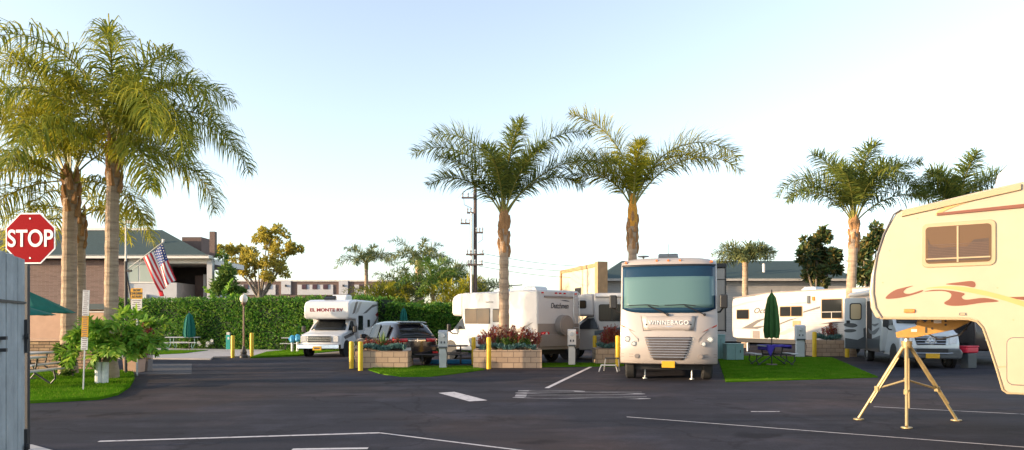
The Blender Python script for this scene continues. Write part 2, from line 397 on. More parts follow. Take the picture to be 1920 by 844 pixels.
def lawn(poly, n, label, h=.05, z=.06):
    b = MB(); b.prism(poly, 'z', 0, z)
    for f in range(len(b.f)): pass
    xs = [p[0] for p in poly]; ys = [p[1] for p in poly]; k = 0
    while k < n:
        x = random.uniform(min(xs), max(xs)); y = random.uniform(min(ys), max(ys))
        if not inpoly(x, y, poly): continue
        x += random.gauss(0, .05); y += random.gauss(0, .05); k += 1; a = random.uniform(0, 2 * PI); hh = h * random.uniform(.6, 1.3); l = random.uniform(0, .6) * hh
        wx, wy = math.cos(a) * .006, math.sin(a) * .006
        b.add([(x - wx, y - wy, z - .005), (x + wx, y + wy, z - .005), (x - wy * l * 60, y + wx * l * 60, z + hh)], [(0, 1, 2)], 1)
    return tag(b.build('grass', [M['turf'], M['blade']], ang=0), label, 'grass', None, 'stuff')
lawn(P((-500, 762), (48, 757), (130, 753), (185, 750), (222, 741), (243, 727), (252, 712), (250, 700), (230, 697), (140, 695), (-300, 697)), 16000, 'bright green lawn under the two tall palms at left')
lawn(P((690, 694), (715, 702), (752, 707), (805, 707), (850, 702), (908, 694), (885, 687), (705, 687)), 6000, 'green turf tongue in front of the picnic table', .03, .03)
lawn(P((1361, 717), (1450, 714.5), (1560, 711), (1646, 708), (1560, 671), (1400, 668), (1345, 668)), 14000, 'green turf pad under the table with purple cloth', .03, .03)
lawn(P((1000, 689), (1170, 687), (1170, 681), (1000, 682)), 2500, 'narrow green turf strip beside the beige motorhome', .03, .03)
lawn(P((284, 668), (345, 665), (390, 659), (280, 659)), 2500, 'worn grass patch by the pale picnic table', .04, .08)
lawn(P((470, 672), (560, 668), (640, 660), (560, 656), (500, 662)), 2500, 'worn grass patch behind the lamp post', .04, .08)

# ------------------------------------------------------------------ vehicle parts
def wheel(par, x, y, r=.38, w=.26, side=1):
    b = MB(); n = 28
    prof = [(r * .62, -w / 2), (r * .92, -w / 2), (r, -w * .32), (r, w * .32), (r * .92, w / 2), (r * .62, w / 2)]
    vs = []; fs = []
    for q, t in prof:
        for j in range(n):
            a = 2 * PI * j / n; vs.append((x + t, y + q * math.cos(a), r + q * math.sin(a)))
    k = len(prof)
    for i in range(k):
        for j in range(n):
            p = (j + 1) % n; i2 = (i + 1) % k; fs.append((i * n + j, i2 * n + j, i2 * n + p, i * n + p))
    b.add(vs, fs); o = b.build('wheel', M['rubber'], par)
    b = MB(); b.cyl((x - w * .3, y, r), (x + side * w * .36, y, r), r * .63, r * .6, 24)
    b.cyl((x + side * w * .36, y, r), (x + side * w * .5, y, r), r * .3, r * .2, 16)
    for j in range(8):
        a = 2 * PI * j / 8; cy, cz = y + r * .43 * math.cos(a), r + r * .43 * math.sin(a)
        b.cyl((x + side * w * .3, cy, cz), (x + side * w * .42, cy, cz), r * .055, None, 6)
    b.build('rim', M['alu'], o); return o
def side_poly(par, name, pts, hw, m, off=.004, side=1):
    b = MB(); b.prism(pts, 'x', side * (hw - .01), side * (hw + off)); return b.build(name, m, par, ang=0)
def side_window(par, cy, cz, w, h, hw, side=1, gm='glass', r=.07, fm='black', bars=1):
    b = MB(); b.prism(rr(cy, cz, w, h, r), 'x', side * (hw - .02), side * (hw + .014)); f = b.build('window', M[fm], par, ang=30)
    b = MB()
    if bars == 2:
        b.prism(rr(cy - w * .245, cz, w * .46, h - .07, r * .7), 'x', side * (hw - .01), side * (hw + .019))
        b.prism(rr(cy + w * .245, cz, w * .46, h - .07, r * .7), 'x', side * (hw - .01), side * (hw + .019))
    else: b.prism(rr(cy, cz, w - .07, h - .07, r * .7), 'x', side * (hw - .01), side * (hw + .019))
    b.build('pane', M[gm], f, ang=0); return f
def tomesh(c, name):                                    # letters as real mesh
    tmp = bpy.data.objects.new('tmp', c); C.objects.link(tmp); bpy.context.view_layer.update()
    me = bpy.data.meshes.new_from_object(tmp.evaluated_get(bpy.context.evaluated_depsgraph_get()))
    bpy.data.objects.remove(tmp); me.materials.clear(); o = bpy.data.objects.new(name, me); C.objects.link(o); return o
def lettering(txt, size, par, loc, rot, m, sx=1, shear=0, ext=.003, weight=0, space=1.0):
    c = bpy.data.curves.new('lettering', 'FONT'); c.body = txt; c.size = size; c.align_x = 'CENTER'; c.align_y = 'CENTER'
    c.extrude = ext; c.space_character = space; c.shear = shear; c.offset = weight
    o = tomesh(c, 'lettering'); o.data.materials.append(m)
    o.location = loc; o.rotation_euler = rot; o.scale = (sx, 1, 1); o.parent = par; return o
FRONT = (R(90), 0, 0); REAR = (R(90), 0, PI); SIDEX = (R(90), 0, R(90))
def roof_ac(par, y, z, m='white', w=.75, l=1.0, h=.28, x=0):
    b = MB(); b.prism([(y - l / 2, z - .02), (y + l / 2, z - .02), (y + l / 2 - .06, z + h * .8), (y + l / 2 - .2, z + h), (y - l / 2 + .25, z + h), (y - l / 2 + .05, z + h * .5)], 'x', x - w / 2, x + w / 2)
    return b.build('air_conditioner', M[m], par, bevel=.05)
def mirror(par, x, y, z, side, h=.42, w=.22, d=.12, m='black', arm=.3):
    b = MB(); b.box(x + side * arm, y, z, w, d, h); o = b.build('mirror', M[m], par, bevel=.04)
    b = MB(); b.tube([(x + side * arm, y, z - h * .4), (x + side * arm * .5, y + .05, z - h * .75), (x - side * .08, y + .12, z - h * .8)], .028); b.build('mirror_arm', M['black'], o)
    return o

tx = bpy.data.curves.new('road_word', 'FONT'); tx.body = 'STOP'; tx.size = 1; tx.align_x = 'CENTER'; tx.offset = -.016
to = tomesh(tx, 'painted_road_word'); to.data.materials.append(M['wornword'])
q = gp(1215, 741); to.location = (q[0], q[1], .006); to.rotation_euler = (0, 0, R(86)); to.scale = (.78, 4.6, 1)
tag(to, 'white word STOP painted stretched on the asphalt', 'marking', None, 'structure')
# --- class C motorhome: front looks to local -Y, driver's side is +X
def class_c(root, L, W, H=3.0, over=.8, nose=2.0, body='offwhite', cab='white', cabw=2.0):
    hw = W / 2
    b = MB(); b.prism([(0, 1.9), (0, H), (L, H), (L, .58), (.6, .58), (.35, 1.0)], 'x', -hw, hw)
    bo = b.build('body', M[body], root, bevel=.09, seg=3)
    b = MB(); b.prism([(.02, 1.92), (-over * .92, 1.95), (-over, 2.1), (-over, 2.62), (-over * .86, H - .14), (-over * .45, H - .03), (.02, H - .004)], 'x', -hw + .004, hw - .004)
    b.build('overcab', M[body], root, bevel=.12, seg=4)
    ch = cabw / 2
    b = MB(); prof = [(.55, .42), (-nose + .1, .42), (-nose, .6), (-nose, 1.0), (-nose + .12, 1.16), (-1.05, 1.32), (-.3, 1.96), (.55, 1.98)]
    xs = [-1, -.92, -.6, 0, .6, .92, 1]
    n = len(prof); vs = []
    for u in xs:
        for (y, z) in prof:
            tum = 1 - .13 * max(0, (z - 1.2) / .8)
            sh = .18 * abs(u) ** 3 * max(0, min(1, (-y) / 1.2)); vs.append((u * ch * tum, y + sh, z))
    fs = [tuple(range(n - 1, -1, -1)), tuple((len(xs) - 1) * n + i for i in range(n))]
    for i in range(len(xs) - 1):
        for j in range(n): fs.append((i * n + j, i * n + (j + 1) % n, (i + 1) * n + (j + 1) % n, (i + 1) * n + j))
    b.add(vs, fs); b.build('cab', M[cab], root, bevel=.05, seg=3)
    def wsp(u, v):
        y = -1.02 + v * .66; z = 1.37 + v * .55; x = (u * 2 - 1) * ch * .86 * (1 - .1 * v)
        return (x, y - .035 + .15 * abs(u * 2 - 1) ** 3, z + .01)
    b = MB(); b.grid(wsp, 8, 3); b.build('windshield', M['glass'], root, solid=.02)
    for s in (1, -1):
        b = MB(); pts = [(-.82, 1.36), (-.28, 1.84), (.18, 1.86), (.18, 1.36)]
        vs = [(s * (ch * (1 - .13 * max(0, (z - 1.2) / .8)) + .012), y, z) for y, z in pts]
        b.add(vs, [(0, 1, 2, 3)]); b.build('cab_window', M['glass'], root, solid=.02, ang=0)
        mirror(root, s * ch, -.75, 1.42, s, .34, .18)
    b = MB(); b.box(0, (-.3 + L) / 2, .5, W * .7, L - .6, .25); b.build('chassis', M['black'], root)
    for s in (1, -1):
        wheel(root, s * (ch - .14), -1.05 - (nose - 2.0) * .5, .37, .24, s)
        b = MB(); b.prism(circ(-1.05 - (nose - 2) * .5, .40, .46, 20), 'x', s * (ch - .02), s * (ch + .006)); b.build('wheel_arch', M['black'], root, ang=0)
    for s in (1, -1): wheel(root, s * (hw - .13), L - 1.5, .37, .24, s)
    return hw

# ------------------------------------------------------------------ El Monte hire motorhome (white, left)
def heading(fx, fy): return math.atan2(fx, -fy)
X0, Y0 = at(655, 33.0)
bd = Vector((.1, .995)); rv = Vector((-.995, .1))
base = Vector((X0, Y0)) + rv * 1.15 + bd * 1.15
el = thing('motorhome', 'white class C motorhome with grey swoosh graphics and red roof-front lettering by the hedge', 'motorhome', (*base, 0), heading(-.1, -.995))
el.scale = (1, 1, .93)
hw = class_c(el, 6.0, 2.3, 3.0, 1.15, 2.05, 'white', 'white', 2.0)
lettering('EL MONTE RV', .23, el, (0, -1.155, 2.42), FRONT, M['decal_red'], 1.15, weight=.008)
b = MB(); b.box(0, -2.03, .93, 1.2, .06, .34); g = b.build('grille', M['chrome'], el, bevel=.02)
b = MB()
for z in (.82, .93, 1.04): b.box(0, -2.063, z, 1.08, .02, .06)
b.build('grille_slot', M['black'], g)
for s in (1, -1):
    b = MB(); b.box(s * .78, -1.98, .94, .30, .1, .32); b.build('headlight', M['lens'], el, bevel=.03)
b = MB(); b.prism([(-2.2, .44), (-2.18, .66), (-1.9, .68), (-1.9, .44)], 'x', -1.0, 1.0); b.build('bumper', M['chrome'], el, bevel=.03)
b = MB(); b.box(-.05, -2.21, .47, .42, .02, .2); b.build('licence_plate', M['plate'], el)
b = MB(); b.box(-.05, -2.224, .47, .26, .006, .07); b.build('plate_print', M['lettering_dark'], el)
for cy, cz, w_, h_ in ((.55, 1.75, .72, .8), (1.85, 1.72, .4, .42), (4.3, 1.75, .8, .72)): side_window(el, cy, cz, w_, h_, hw)
for pts, m in (([(-.7, 2.2), (-.2, 2.85), (.15, 2.9), (-.3, 2.3)], 'decal_grey'), ([(-.3, 2.2), (.4, 2.85), (.75, 2.9), (.2, 2.35)], 'decal_light'),
               ([(.9, 2.25), (2.6, 2.8), (4.0, 2.85), (2.4, 2.6), (1.5, 2.3)], 'decal_grey'), ([(3.0, 2.2), (4.0, 2.6), (5.6, 2.72), (4.2, 2.45), (3.4, 2.1)], 'decal_red'),
               ([(1.9, 1.3), (3.4, 2.05), (3.9, 2.3), (3.2, 1.8), (2.5, 1.35)], 'decal_grey')):
    side_poly(el, 'swoosh', pts, hw, M[m])
b = MB(); b.prism([(-1.5, 1.05), (-.2, 1.25), (.2, 1.55), (-.1, 1.1), (-1.3, .92)], 'x', .9, 1.016); b.build('swoosh', M['decal_grey'], el, ang=0)
roof_ac(el, 1.0, 3.0, 'white', .8, 1.0, .3); roof_ac(el, -.2, 2.98, 'glass', .5, .4, .22, -.15)
b = MB()
for x in (-1.0, -.25, 0, .25, 1.0): b.box(x, -.98, 2.78, .1, .05, .04)
b.build('marker_light', M['amber'], el)

# ------------------------------------------------------------------ Dutchmen motorhome (rear towards us)
fd = Vector((-.67, .742)); sd = Vector((.742, .67)); c0 = Vector(at(1008, 26.5))
LD = 4.8; base = c0 + sd * 1.2 + fd * LD
du = thing('motorhome', 'cream and taupe motorhome seen from behind with round spare wheel cover', 'motorhome', (*base, 0), heading(*fd))
hw = class_c(du, LD, 2.4, 2.95, .75, 2.0, 'offwhite', 'offwhite', 2.05)
b = MB(); b.prism([(-1.19, .60), (1.19, .60), (1.19, 1.62), (-1.19, 1.62)], 'y', LD - .02, LD + .012); b.build('rear_band', M['taupe'], du, bevel=.01)
b = MB(); b.prism(rr(0, .95, 2.36, .5, .1), 'y', LD, LD + .07); b.build('rear_bumper', M['taupe'], du, bevel=.03)
b = MB(); b.cyl((-.17, LD, 1.55), (-.17, LD + .27, 1.55), .42, .40, 32); b.cyl((-.17, LD + .27, 1.55), (-.17, LD + .29, 1.55), .34, .33, 32)
b.build('spare_wheel_cover', M['taupe'], du, bevel=.03)
lettering('Dutchmen', .30, du, (-.02, LD + .012, 2.32), REAR, M['lettering_dark'], .80, shear=.25, weight=.004)
b = MB(); b.prism([(-.62, 2.50), (-.35, 2.52), (-.05, 2.55), (-.35, 2.56), (-.5, 2.54)], 'y', LD, LD + .01); b.build('emblem', M['lettering_dark'], du, ang=0)
for x in (.95, -.95):
    b = MB(); b.prism(rr(x * .86, 1.22, .46, .16, .08), 'y', LD, LD + .05); t = b.build('tail_light', M['redlens'], du, bevel=.01)
    b = MB(); b.prism(circ(x * .80, 1.22, .055), 'y', LD + .03, LD + .058); b.build('reversing_light', M['lens'], t)
for x in (.95, .2, -.05, -.3, -.95):
    b = MB(); b.prism(rr(x, 2.83, .11, .06, .03), 'y', LD - .02, LD + .04); b.build('marker_light', M['redlens'], du)
b = MB(); b.prism(rr(0, 2.68, 1.7, .07, .03), 'y', LD, LD + .05); b.build('rear_awning_rail', M['taupe'], du)
b = MB()
for x in (-.72, -1.05): b.tube([(x, LD, 2.9), (x, LD + .13, 2.85), (x, LD + .13, 1.0), (x, LD, .95)], .016)
for k in range(6): b.cyl((-.72, LD + .13, 1.15 + k * .3), (-1.05, LD + .13, 1.15 + k * .3), .014)
b.build('ladder', M['alu'], du)
side_window(du, 1.1, 1.93, 1.7, .66, hw, 1, 'glass_brown', .05, 'black', 2)
side_window(du, 2.5, 1.95, .75, .56, hw, 1, 'glass_brown', .05, 'black', 2)
side_poly(du, 'swoosh', [(2.7, 1.1), (4.55, 1.68), (4.1, 1.40), (3.4, 1.1)], hw, M['taupe'])
side_poly(du, 'swoosh', [(2.9, .98), (4.3, 1.2), (3.8, 1.0)], hw, M['decal'])
lettering('Dutchmen', .12, du, (1.0, hw + .004, 2.6), SIDEX, M['decal_light'], 1, .2).location = (hw + .006, 1.9, 2.52)
roof_ac(du, 3.4, 2.95, 'white', .7, .9, .2); roof_ac(du, 1.7, 2.95, 'silver', .6, .5, .18, .3)
b = MB(); b.tube([(hw - .2, 1.6, 2.95), (hw - .2, 1.7, 3.15), (hw - .3, 3.6, 3.18)], .02); b.build('tv_antenna', M['black'], du)
b = MB(); b.box(0, -2.03, .9, 1.2, .05, .3); b.build('grille', M['black'], du)
for s in (1, -1):
    b = MB(); b.box(s * .82, -1.95, .92, .26, .12, .26); b.build('headlight', M['amber'], du, bevel=.03)

# ------------------------------------------------------------------ third motorhome, beige, between
fd = Vector((-.97, .22)).normalized(); base = Vector(at(1115, 30.0)) - Vector((fd.y, -fd.x)) * -1.2
sv = Vector((math.cos(heading(*fd)), math.sin(heading(*fd))))
base = Vector(at(1113, 30.0)) - sv * 1.2
th = thing('motorhome', 'beige motorhome with slate side stripe half hidden behind the flat-fronted motorhome', 'motorhome', (*base, 0), heading(*fd))
hw = class_c(th, 5.0, 2.4, 2.95, 1.0, 2.1, 'offwhite', 'beige', 2.0)
side_window(th, .8, 2.08, 1.15, .75, hw, 1, 'glass', .09, 'black', 2)
side_window(th, -.5, 2.45, .36, .36, hw - .005, 1, 'glass_brown', .07, 'black')
side_poly(th, 'stripe', [(.04, 1.28), (1.6, 1.52), (3.5, 1.52), (3.5, 1.40), (1.6, 1.38), (.04, 1.1)], hw, M['decal_blue'])
side_poly(th, 'stripe', [(.04, 1.02), (3.5, 1.12), (3.5, .98), (.04, .85)], hw, M['taupe'])
roof_ac(th, 2.0, 2.95, 'silver', .8, 1.1, .36)
b = MB(); b.cyl((hw + .04, .1, 2.82), (hw + .04, 4.3, 2.82), .07, None, 10); b.build('awning', M['white'], th)

# ------------------------------------------------------------------ flat fronted motorhome (class A)
fxy = at(1253, 19.3); hd = -math.atan2(fxy[0], fxy[1])
wi = thing('motorhome', 'beige flat-fronted motorhome with huge teal windshield facing the camera', 'motorhome', (*fxy, 0), hd)
HW = 1.36
PR = [(.35, .46), (.10, .50), (.02, .62), (0, .95), (.03, 1.35), (.10, 1.78), (.17, 2.0), (.40, 3.30), (.48, 3.46), (.66, 3.56), (1.1, 3.60)]
def fy(x, z):
    u = abs(x) / HW; y = PR[-1][0]
    if z <= PR[0][1]: y = PR[0][0]
    for (y0, z0), (y1, z1) in zip(PR, PR[1:]):
        if z0 <= z <= z1: y = y0 + (y1 - y0) * (z - z0) / (z1 - z0); break
    return y + .26 * u ** 3.2
b = MB(); xs = [-1, -.985, -.94, -.85, -.7, -.45, -.2, 0, .2, .45, .7, .85, .94, .985, 1]; prof = PR + [(9.2, 3.60), (9.2, .46)]; n = len(prof); vs = []
for u in xs:
    for y, z in prof:
        vs.append((u * HW, (y + .26 * abs(u) ** 3.2) if y < 5 else y, z - (.10 * abs(u) ** 5 if z > 3.3 else 0)))
fs = [tuple(range(n - 1, -1, -1)), tuple((len(xs) - 1) * n + i for i in range(n))]
for i in range(len(xs) - 1):
    for j in range(n): fs.append((i * n + j, i * n + (j + 1) % n, (i + 1) * n + (j + 1) % n, (i + 1) * n + j))
b.add(vs, fs); b.build('body', M['beige'], wi, bevel=.05, seg=3, ang=50)
def patch(name, fn, nu, nv, off, m, par, solid=.012):
    b = MB()
    def g(u, v):
        x, z = fn(u, v); return (x, fy(x, z) - off, z)
    b.grid(g, nu, nv); return b.build(name, m, par, solid=solid, ang=50)
def fpoly(name, pts, off, m, par, solid=.01):
    b = MB(); b.add([(x, fy(x, z) - off, z) for x, z in pts], [tuple(range(len(pts)))]); return b.build(name, m, par, solid=solid, ang=0)
lerp = lambda a, b_, t: a + (b_ - a) * t
gk = patch('windshield', lambda u, v: (lerp(-1.31, 1.31, u), lerp(1.95 + .12 * abs(2 * u - 1) ** 6, 3.33, v)), 20, 12, .012, M['glass_blue'], wi)
patch('sunshade', lambda u, v: (lerp(-1.26, 1.26, u), lerp(2.10, 3.0, v)), 20, 8, .020, M['glass_teal'], gk)
patch('windshield_seal', lambda u, v: (lerp(-1.33, 1.33, u), lerp(3.31, 3.36, v)), 16, 1, .016, M['black'], gk)
for s, x0 in ((1, -.02), (1, 1.0)):
    b = MB(); x1 = x0 - .55
    b.tube([(x0 - .0, fy(x0, 1.9) - .06, 1.90), (x1, fy(x1, 2.16) - .05, 2.16)], .016)
    b.tube([(x1 - .55, fy(x1 - .5, 2.18) - .045, 2.17), (x1, fy(x1, 2.19) - .05, 2.19), (x1 + .3, fy(x1, 2.16) - .05, 2.15)], .012)
    b.cyl((x0, fy(x0, 1.9) - .08, 1.90), (x0, fy(x0, 1.9) + .02, 1.90), .04)
    b.build('wiper', M['black'], wi)
h = patch('bonnet_panel', lambda u, v: (lerp(-1, 1, u) * lerp(.68, .75, v), lerp(1.46, 1.86, v)), 10, 4, .012, M['beige'], wi)
fpoly('panel_gap', [(-.71, 1.435), (.71, 1.435), (.69, 1.452), (-.69, 1.452)], .014, M['decal_grey'], h)
for s in (1, -1):
    fpoly('panel_gap', [(s * .70, 1.44), (s * .77, 1.87), (s * .755, 1.87), (s * .685, 1.45)], .014, M['decal_grey'], h)
    b = MB(); b.prism(circ(s * .62, 1.62, .025, 10), 'y', fy(.6, 1.6) - .03, fy(.6, 1.6)); b.build('panel_lock', M['black'], h)
lettering('WINNEBAGO', .165, h, (0, fy(0, 1.65) - .03, 1.67), FRONT, M['lettering_white'], 1.02, ext=.010, weight=0, space=1.12)
fpoly('emblem_swoosh', [(-.14, 1.575), (0, 1.565), (.16, 1.575), (0, 1.55)], .02, M['chrome'], h)
g = patch('grille', lambda u, v: (lerp(-1, 1, u) * (lerp(.47, .66, v) - .07 * (1 - v) ** 4), lerp(.62, 1.27, v)), 14, 8, .012, mat('grille_mesh', (.10, .085, .085), .5, .3, var=.3, scale=30), wi)
for k in range(8):
    v = (k + .5) / 8; z = lerp(.66, 1.25, v); x = lerp(.49, .65, v)
    b = MB(); b.tube([(x * (i / 6 * 2 - 1), fy(x * (i / 6 * 2 - 1), z) - .03, z) for i in range(7)], .014, 6); b.build('grille_bar', M['alu'], g)
for s in (1, -1):
    fpoly('front_crease', [(s * .72, .50), (s * .70, .50), (s * .84, 1.22), (s * 1.1, 1.48), (s * 1.12, 1.47), (s * .86, 1.2)], .008, M['taupe'], wi, .006)
    for (x, z, r) in ((1.15, 1.20, .095), (.965, 1.07, .075)):
        b = MB(); b.cyl((s * x, fy(x, z) + .03, z), (s * x, fy(x, z) - .035, z), r, r * .92, 22); t = b.build('headlight', M['chrome'], wi)
        b = MB(); b.cyl((s * x, fy(x, z) - .02, z), (s * x, fy(x, z) - .042, z), r * .72, r * .6, 18); b.build('lens', M['lens'], t)
    b = MB(); b.cyl((s * .88, fy(.88, .72) + .02, .72), (s * .88, fy(.88, .72) - .03, .72), .065, None, 18); b.build('fog_light', M['taupe'], wi)
    for z in (.69, .76): fpoly('bumper_groove', [(s * .98, z), (s * 1.33, z), (s * 1.33, z + .02), (s * .98, z + .02)], .006, M['taupe'], wi, .004)
    fpoly('red_flash', [(s * .92, 1.40), (s * 1.32, 1.56), (s * 1.35, 1.62), (s * 1.2, 1.55)], .01, mat('rust_decal', (.42, .07, .03), .4, var=.05), wi, .006)
    mirror(wi, s * (HW - .02), .5, 2.28, s, .40, .22, .14, 'black', .20 if s > 0 else .24)
    wheel(wi, s * 1.10, 1.15, .48, .30, s); wheel(wi, s * 1.06, 6.6, .48, .5, s)
    b = MB(); b.cyl((s * .68, 1.0, 0.02), (s * .68, 1.0, .5), .026); b.cyl((s * .68, 1.0, 0.004), (s * .68, 1.0, .03), .07); b.build('levelling_jack', M['alu'], wi)
for x in (-1.22, -.33, 0, .33, 1.22):
    b = MB(); z = 3.44 if abs(x) > 1 else 3.47; b.cyl((x, fy(x, z) + .05, z), (x, fy(x, z) - .03, z), .045, .03, 14); b.build('marker_light', M['amber'], wi)
b = MB(); b.box(0, fy(0, .52) - .03, .49, .36, .03, .19); p = b.build('licence_plate', M['plate'], wi, bevel=.006)
b = MB(); b.box(.0, fy(0, .5) - .049, .50, .26, .004, .05); b.box(0, fy(0, .5) - .049, .44, .12, .004, .02); b.build('plate_print', M['lettering_dark'], p)
b = MB(); b.box(0, 4.8, .42, 2.3, 8, .25); b.build('chassis', M['black'], wi)
roof_ac(wi, 2.2, 3.6, 'graphite', .62, .8, .22, 0)
b = MB(); b.lathe([(.02, 3.58), (.03, 3.68), (.19, 3.70), (.17, 3.73), (.02, 3.74)], 16, -.75, 1.7); b.build('satellite_dish', M['graphite'], wi)
b = MB(); b.cyl((.0, 1.9, 3.6), (0, 1.9, 4.1), .008); b.build('aerial', M['black'], wi)
b = MB(); b.box(HW + .2, 4.6, 2.42, .44, 3.2, 2.02); so_ = b.build('slide_out', M['beige'], wi, bevel=.03)
b = MB(); b.box(HW + .2, 4.55, 3.50, .5, 3.3, .12); b.box(HW + .43, 2.99, 2.42, .03, .04, 2.1); b.box(HW + .2, 2.99, 1.42, .44, .04, .04); b.box(HW + .2, 2.99, 3.05, .44, .02, .025); b.build('slide_out_seal', M['black'], so_)

# ------------------------------------------------------------------ step stool beside it
q = gp(1141, 698); st = thing('step_stool', 'small folding metal step stool on the asphalt left of the flat-fronted motorhome', 'step stool', q, hd)
b = MB(); b.box(0, 0, .24, .5, .3, .03); b.build('lower_step', M['alu'], st, bevel=.01)
b = MB(); b.box(.1, .25, .46, .48, .22, .03); b.build('upper_step', M['black'], st, bevel=.01)
for s in (1, -1):
    b = MB(); b.tube([(s * .24, 0, .23), (s * .31, -.12, .02)], .022); b.build('leg', M['alu'], st)
    b = MB(); b.tube([(s * .22 + .1, .25, .45), (s * .26 + .08, .34, .02)], .022); b.build('leg', M['alu'], st)

# ------------------------------------------------------------------ black SUV
fd = Vector((-.55, .835)).normalized(); sv = Vector((fd.y, -fd.x)); base = Vector(at(737, 25.4)) + sv * .93
su = thing('parked_car', 'black SUV seen from behind, parked beside the planter with red foliage', 'car', (*base, 0), heading(*fd))
# local: rear at y=0, front at y=-4.7 ; rows: (y, zbot, zbelt, zroof, wbody, wroof)
ST = [(.06, .48, .98, 1.0, .78, .60), (.02, .36, 1.02, 1.12, .90, .70), (-.10, .34, 1.06, 1.35, .94, .66), (-.42, .32, 1.06, 1.62, .95, .64), (-.75, .30, 1.05, 1.68, .955, .66),
      (-1.7, .28, 1.02, 1.72, .96, .67), (-2.5, .28, 1.0, 1.68, .96, .66), (-2.95, .28, .99, 1.48, .96, .66), (-3.5, .28, .98, 1.10, .95, .70), (-4.3, .30, .88, .96, .92, .68), (-4.66, .36, .74, .80, .82, .6), (-4.74, .45, .62, .66, .7, .5)]
vs = []
for y, zb, zl, zr, wb, wr in ST:
    half = [(wb * .86, zb), (wb, zb + .14), (wb * 1.01, (zb + zl) / 2), (wb * .97, zl), (wr * 1.06 + (wb - wr) * .18, lerp(zl, zr, .6)), (wr, zr - .03 * (zr - zl)), (wr * .5, zr + .025)]
    ring = [(x, y, z) for x, z in half] + [(-x, y, z) for x, z in half[::-1]]
    vs += ring
n = 14; fs = [tuple(range(n)), tuple((len(ST) - 1) * n + i for i in range(n - 1, -1, -1))]
for i in range(len(ST) - 1):
    for j in range(n): fs.append((i * n + j, (i + 1) * n + j, (i + 1) * n + (j + 1) % n, i * n + (j + 1) % n))
b = MB(); b.add(vs, fs); b.build('body', M['carblack'], su, sub=2, ang=60)
b = MB()
b.grid(lambda u, v: (lerp(-1, 1, u) * lerp(.80, .56, v), lerp(.035, -.44, v) - .06 * abs(2 * u - 1) ** 2 + .055, lerp(1.10, 1.57, v)), 8, 5)
b.build('rear_window', M['glass'], su, solid=.02)
b = MB(); b.grid(lambda u, v: (lerp(-1, 1, u) * .56, lerp(-.55, -.22, v), lerp(1.70, 1.64, v)), 6, 2); b.build('roof_spoiler', M['carblack'], su, solid=.04)
for s in (1, -1):
    b = MB(); b.grid(lambda u, v: (s * (lerp(.40, .92, u)), .10 - .17 * u ** 2.2, lerp(.93, 1.07 - .03 * u, v)), 6, 2); b.build('tail_light', M['redlens'], su, solid=.04)
    b = MB(); b.box(s * .78, .08, .52, .22, .05, .07); b.build('reflector', M['redlens'], su)
    for y, z0, z1 in ((-.95, 1.08, 1.55), (-1.85, 1.06, 1.58), (-2.7, 1.05, 1.45)):
        b = MB(); b.add([(s * .945, y + .38, z0), (s * .945, y - .42, z0), (s * .77, y - .36, z1), (s * .77, y + .34, z1)], [(0, 1, 2, 3)]); b.build('side_window', M['glass'], su, solid=.05, ang=0)
    wheel(su, s * .82, -.85, .37, .25, s); wheel(su, s * .82, -3.75, .37, .25, s)
    mirror(su, s * .92, -2.75, 1.12, s, .18, .22, .14, 'carblack', .12)
b = MB(); b.box(0, .10, .98, .72, .03, .06); b.build('chrome_bar', M['chrome'], su, bevel=.008)
b = MB(); b.box(0, .125, .99, .05, .02, .12); b.build('emblem', M['chrome'], su)
b = MB(); b.box(.42, .095, .63, .34, .02, .18); b.build('licence_plate', M['signwhite'], su)
b = MB(); b.box(0, .03, .38, 1.5, .12, .12); b.build('rear_bumper', M['black'], su, bevel=.03)

# ------------------------------------------------------------------ white travel trailer
fd = Vector((-.45, .893)).normalized(); c0 = Vector(at(1590, 33.0)); th_ = heading(*fd); sv = Vector((math.cos(th_), math.sin(th_)))
LT = 9.3; base = c0 + fd * 7.6 - sv * 1.2
oc = thing('travel_trailer', 'long white ribbed travel trailer with grey swooshes behind the closed green umbrella', 'trailer', (*base, 0), th_)
hw = 1.2
b = MB(); b.prism([(.06, .8), (0, 1.2), (0, 2.75), (.05, 2.98), (.3, 3.06), (1.6, 3.18), (3.0, 3.27), (LT, 3.29), (LT, .72), (.4, .72)], 'x', -hw, hw); b.build('body', M['octane'], oc, bevel=.05)
b = MB(); b.prism([(.25, 3.03), (1.5, 3.16), (3.0, 3.255), (LT, 3.275), (LT, 3.33), (3.0, 3.31), (1.5, 3.215), (.25, 3.08)], 'x', -hw - .015, hw + .015); b.build('roof_trim', M['taupe'], oc)
def zo(py, t): return zz(py, 33.0 + .893 * (7.6 - t))
def to_(px):                                            # pixel column -> distance along the trailer
    k = (px - 960) / F; L = (c0.x - k * c0.y) / (.45 + k * .893); return 7.6 - L
for x0, x1, y0, y1, bars in ((1381, 1405, 580, 599, 1), (1462, 1505, 574, 594, 2), (1540, 1580, 560, 598, 1)):
    t0, t1 = to_(x0), to_(x1); m_ = (t0 + t1) / 2; w_ = side_window(oc, m_, zo((y0 + y1) / 2, m_), t1 - t0, zo(y0, m_) - zo(y1, m_), hw, 1, 'glass', .05, 'wood_frame', bars)
    if x0 == 1540:
        b = MB(); zc = zo(585, m_); b.box(hw + .022, m_, zc, .012, t1 - t0 - .1, .03); b.box(hw + .022, m_, zc - .18, .012, .03, .35); b.build('mullion', M['octane'], w_)
def octp(*px): return [(to_(a), zo(c, to_(a))) for a, c in px]
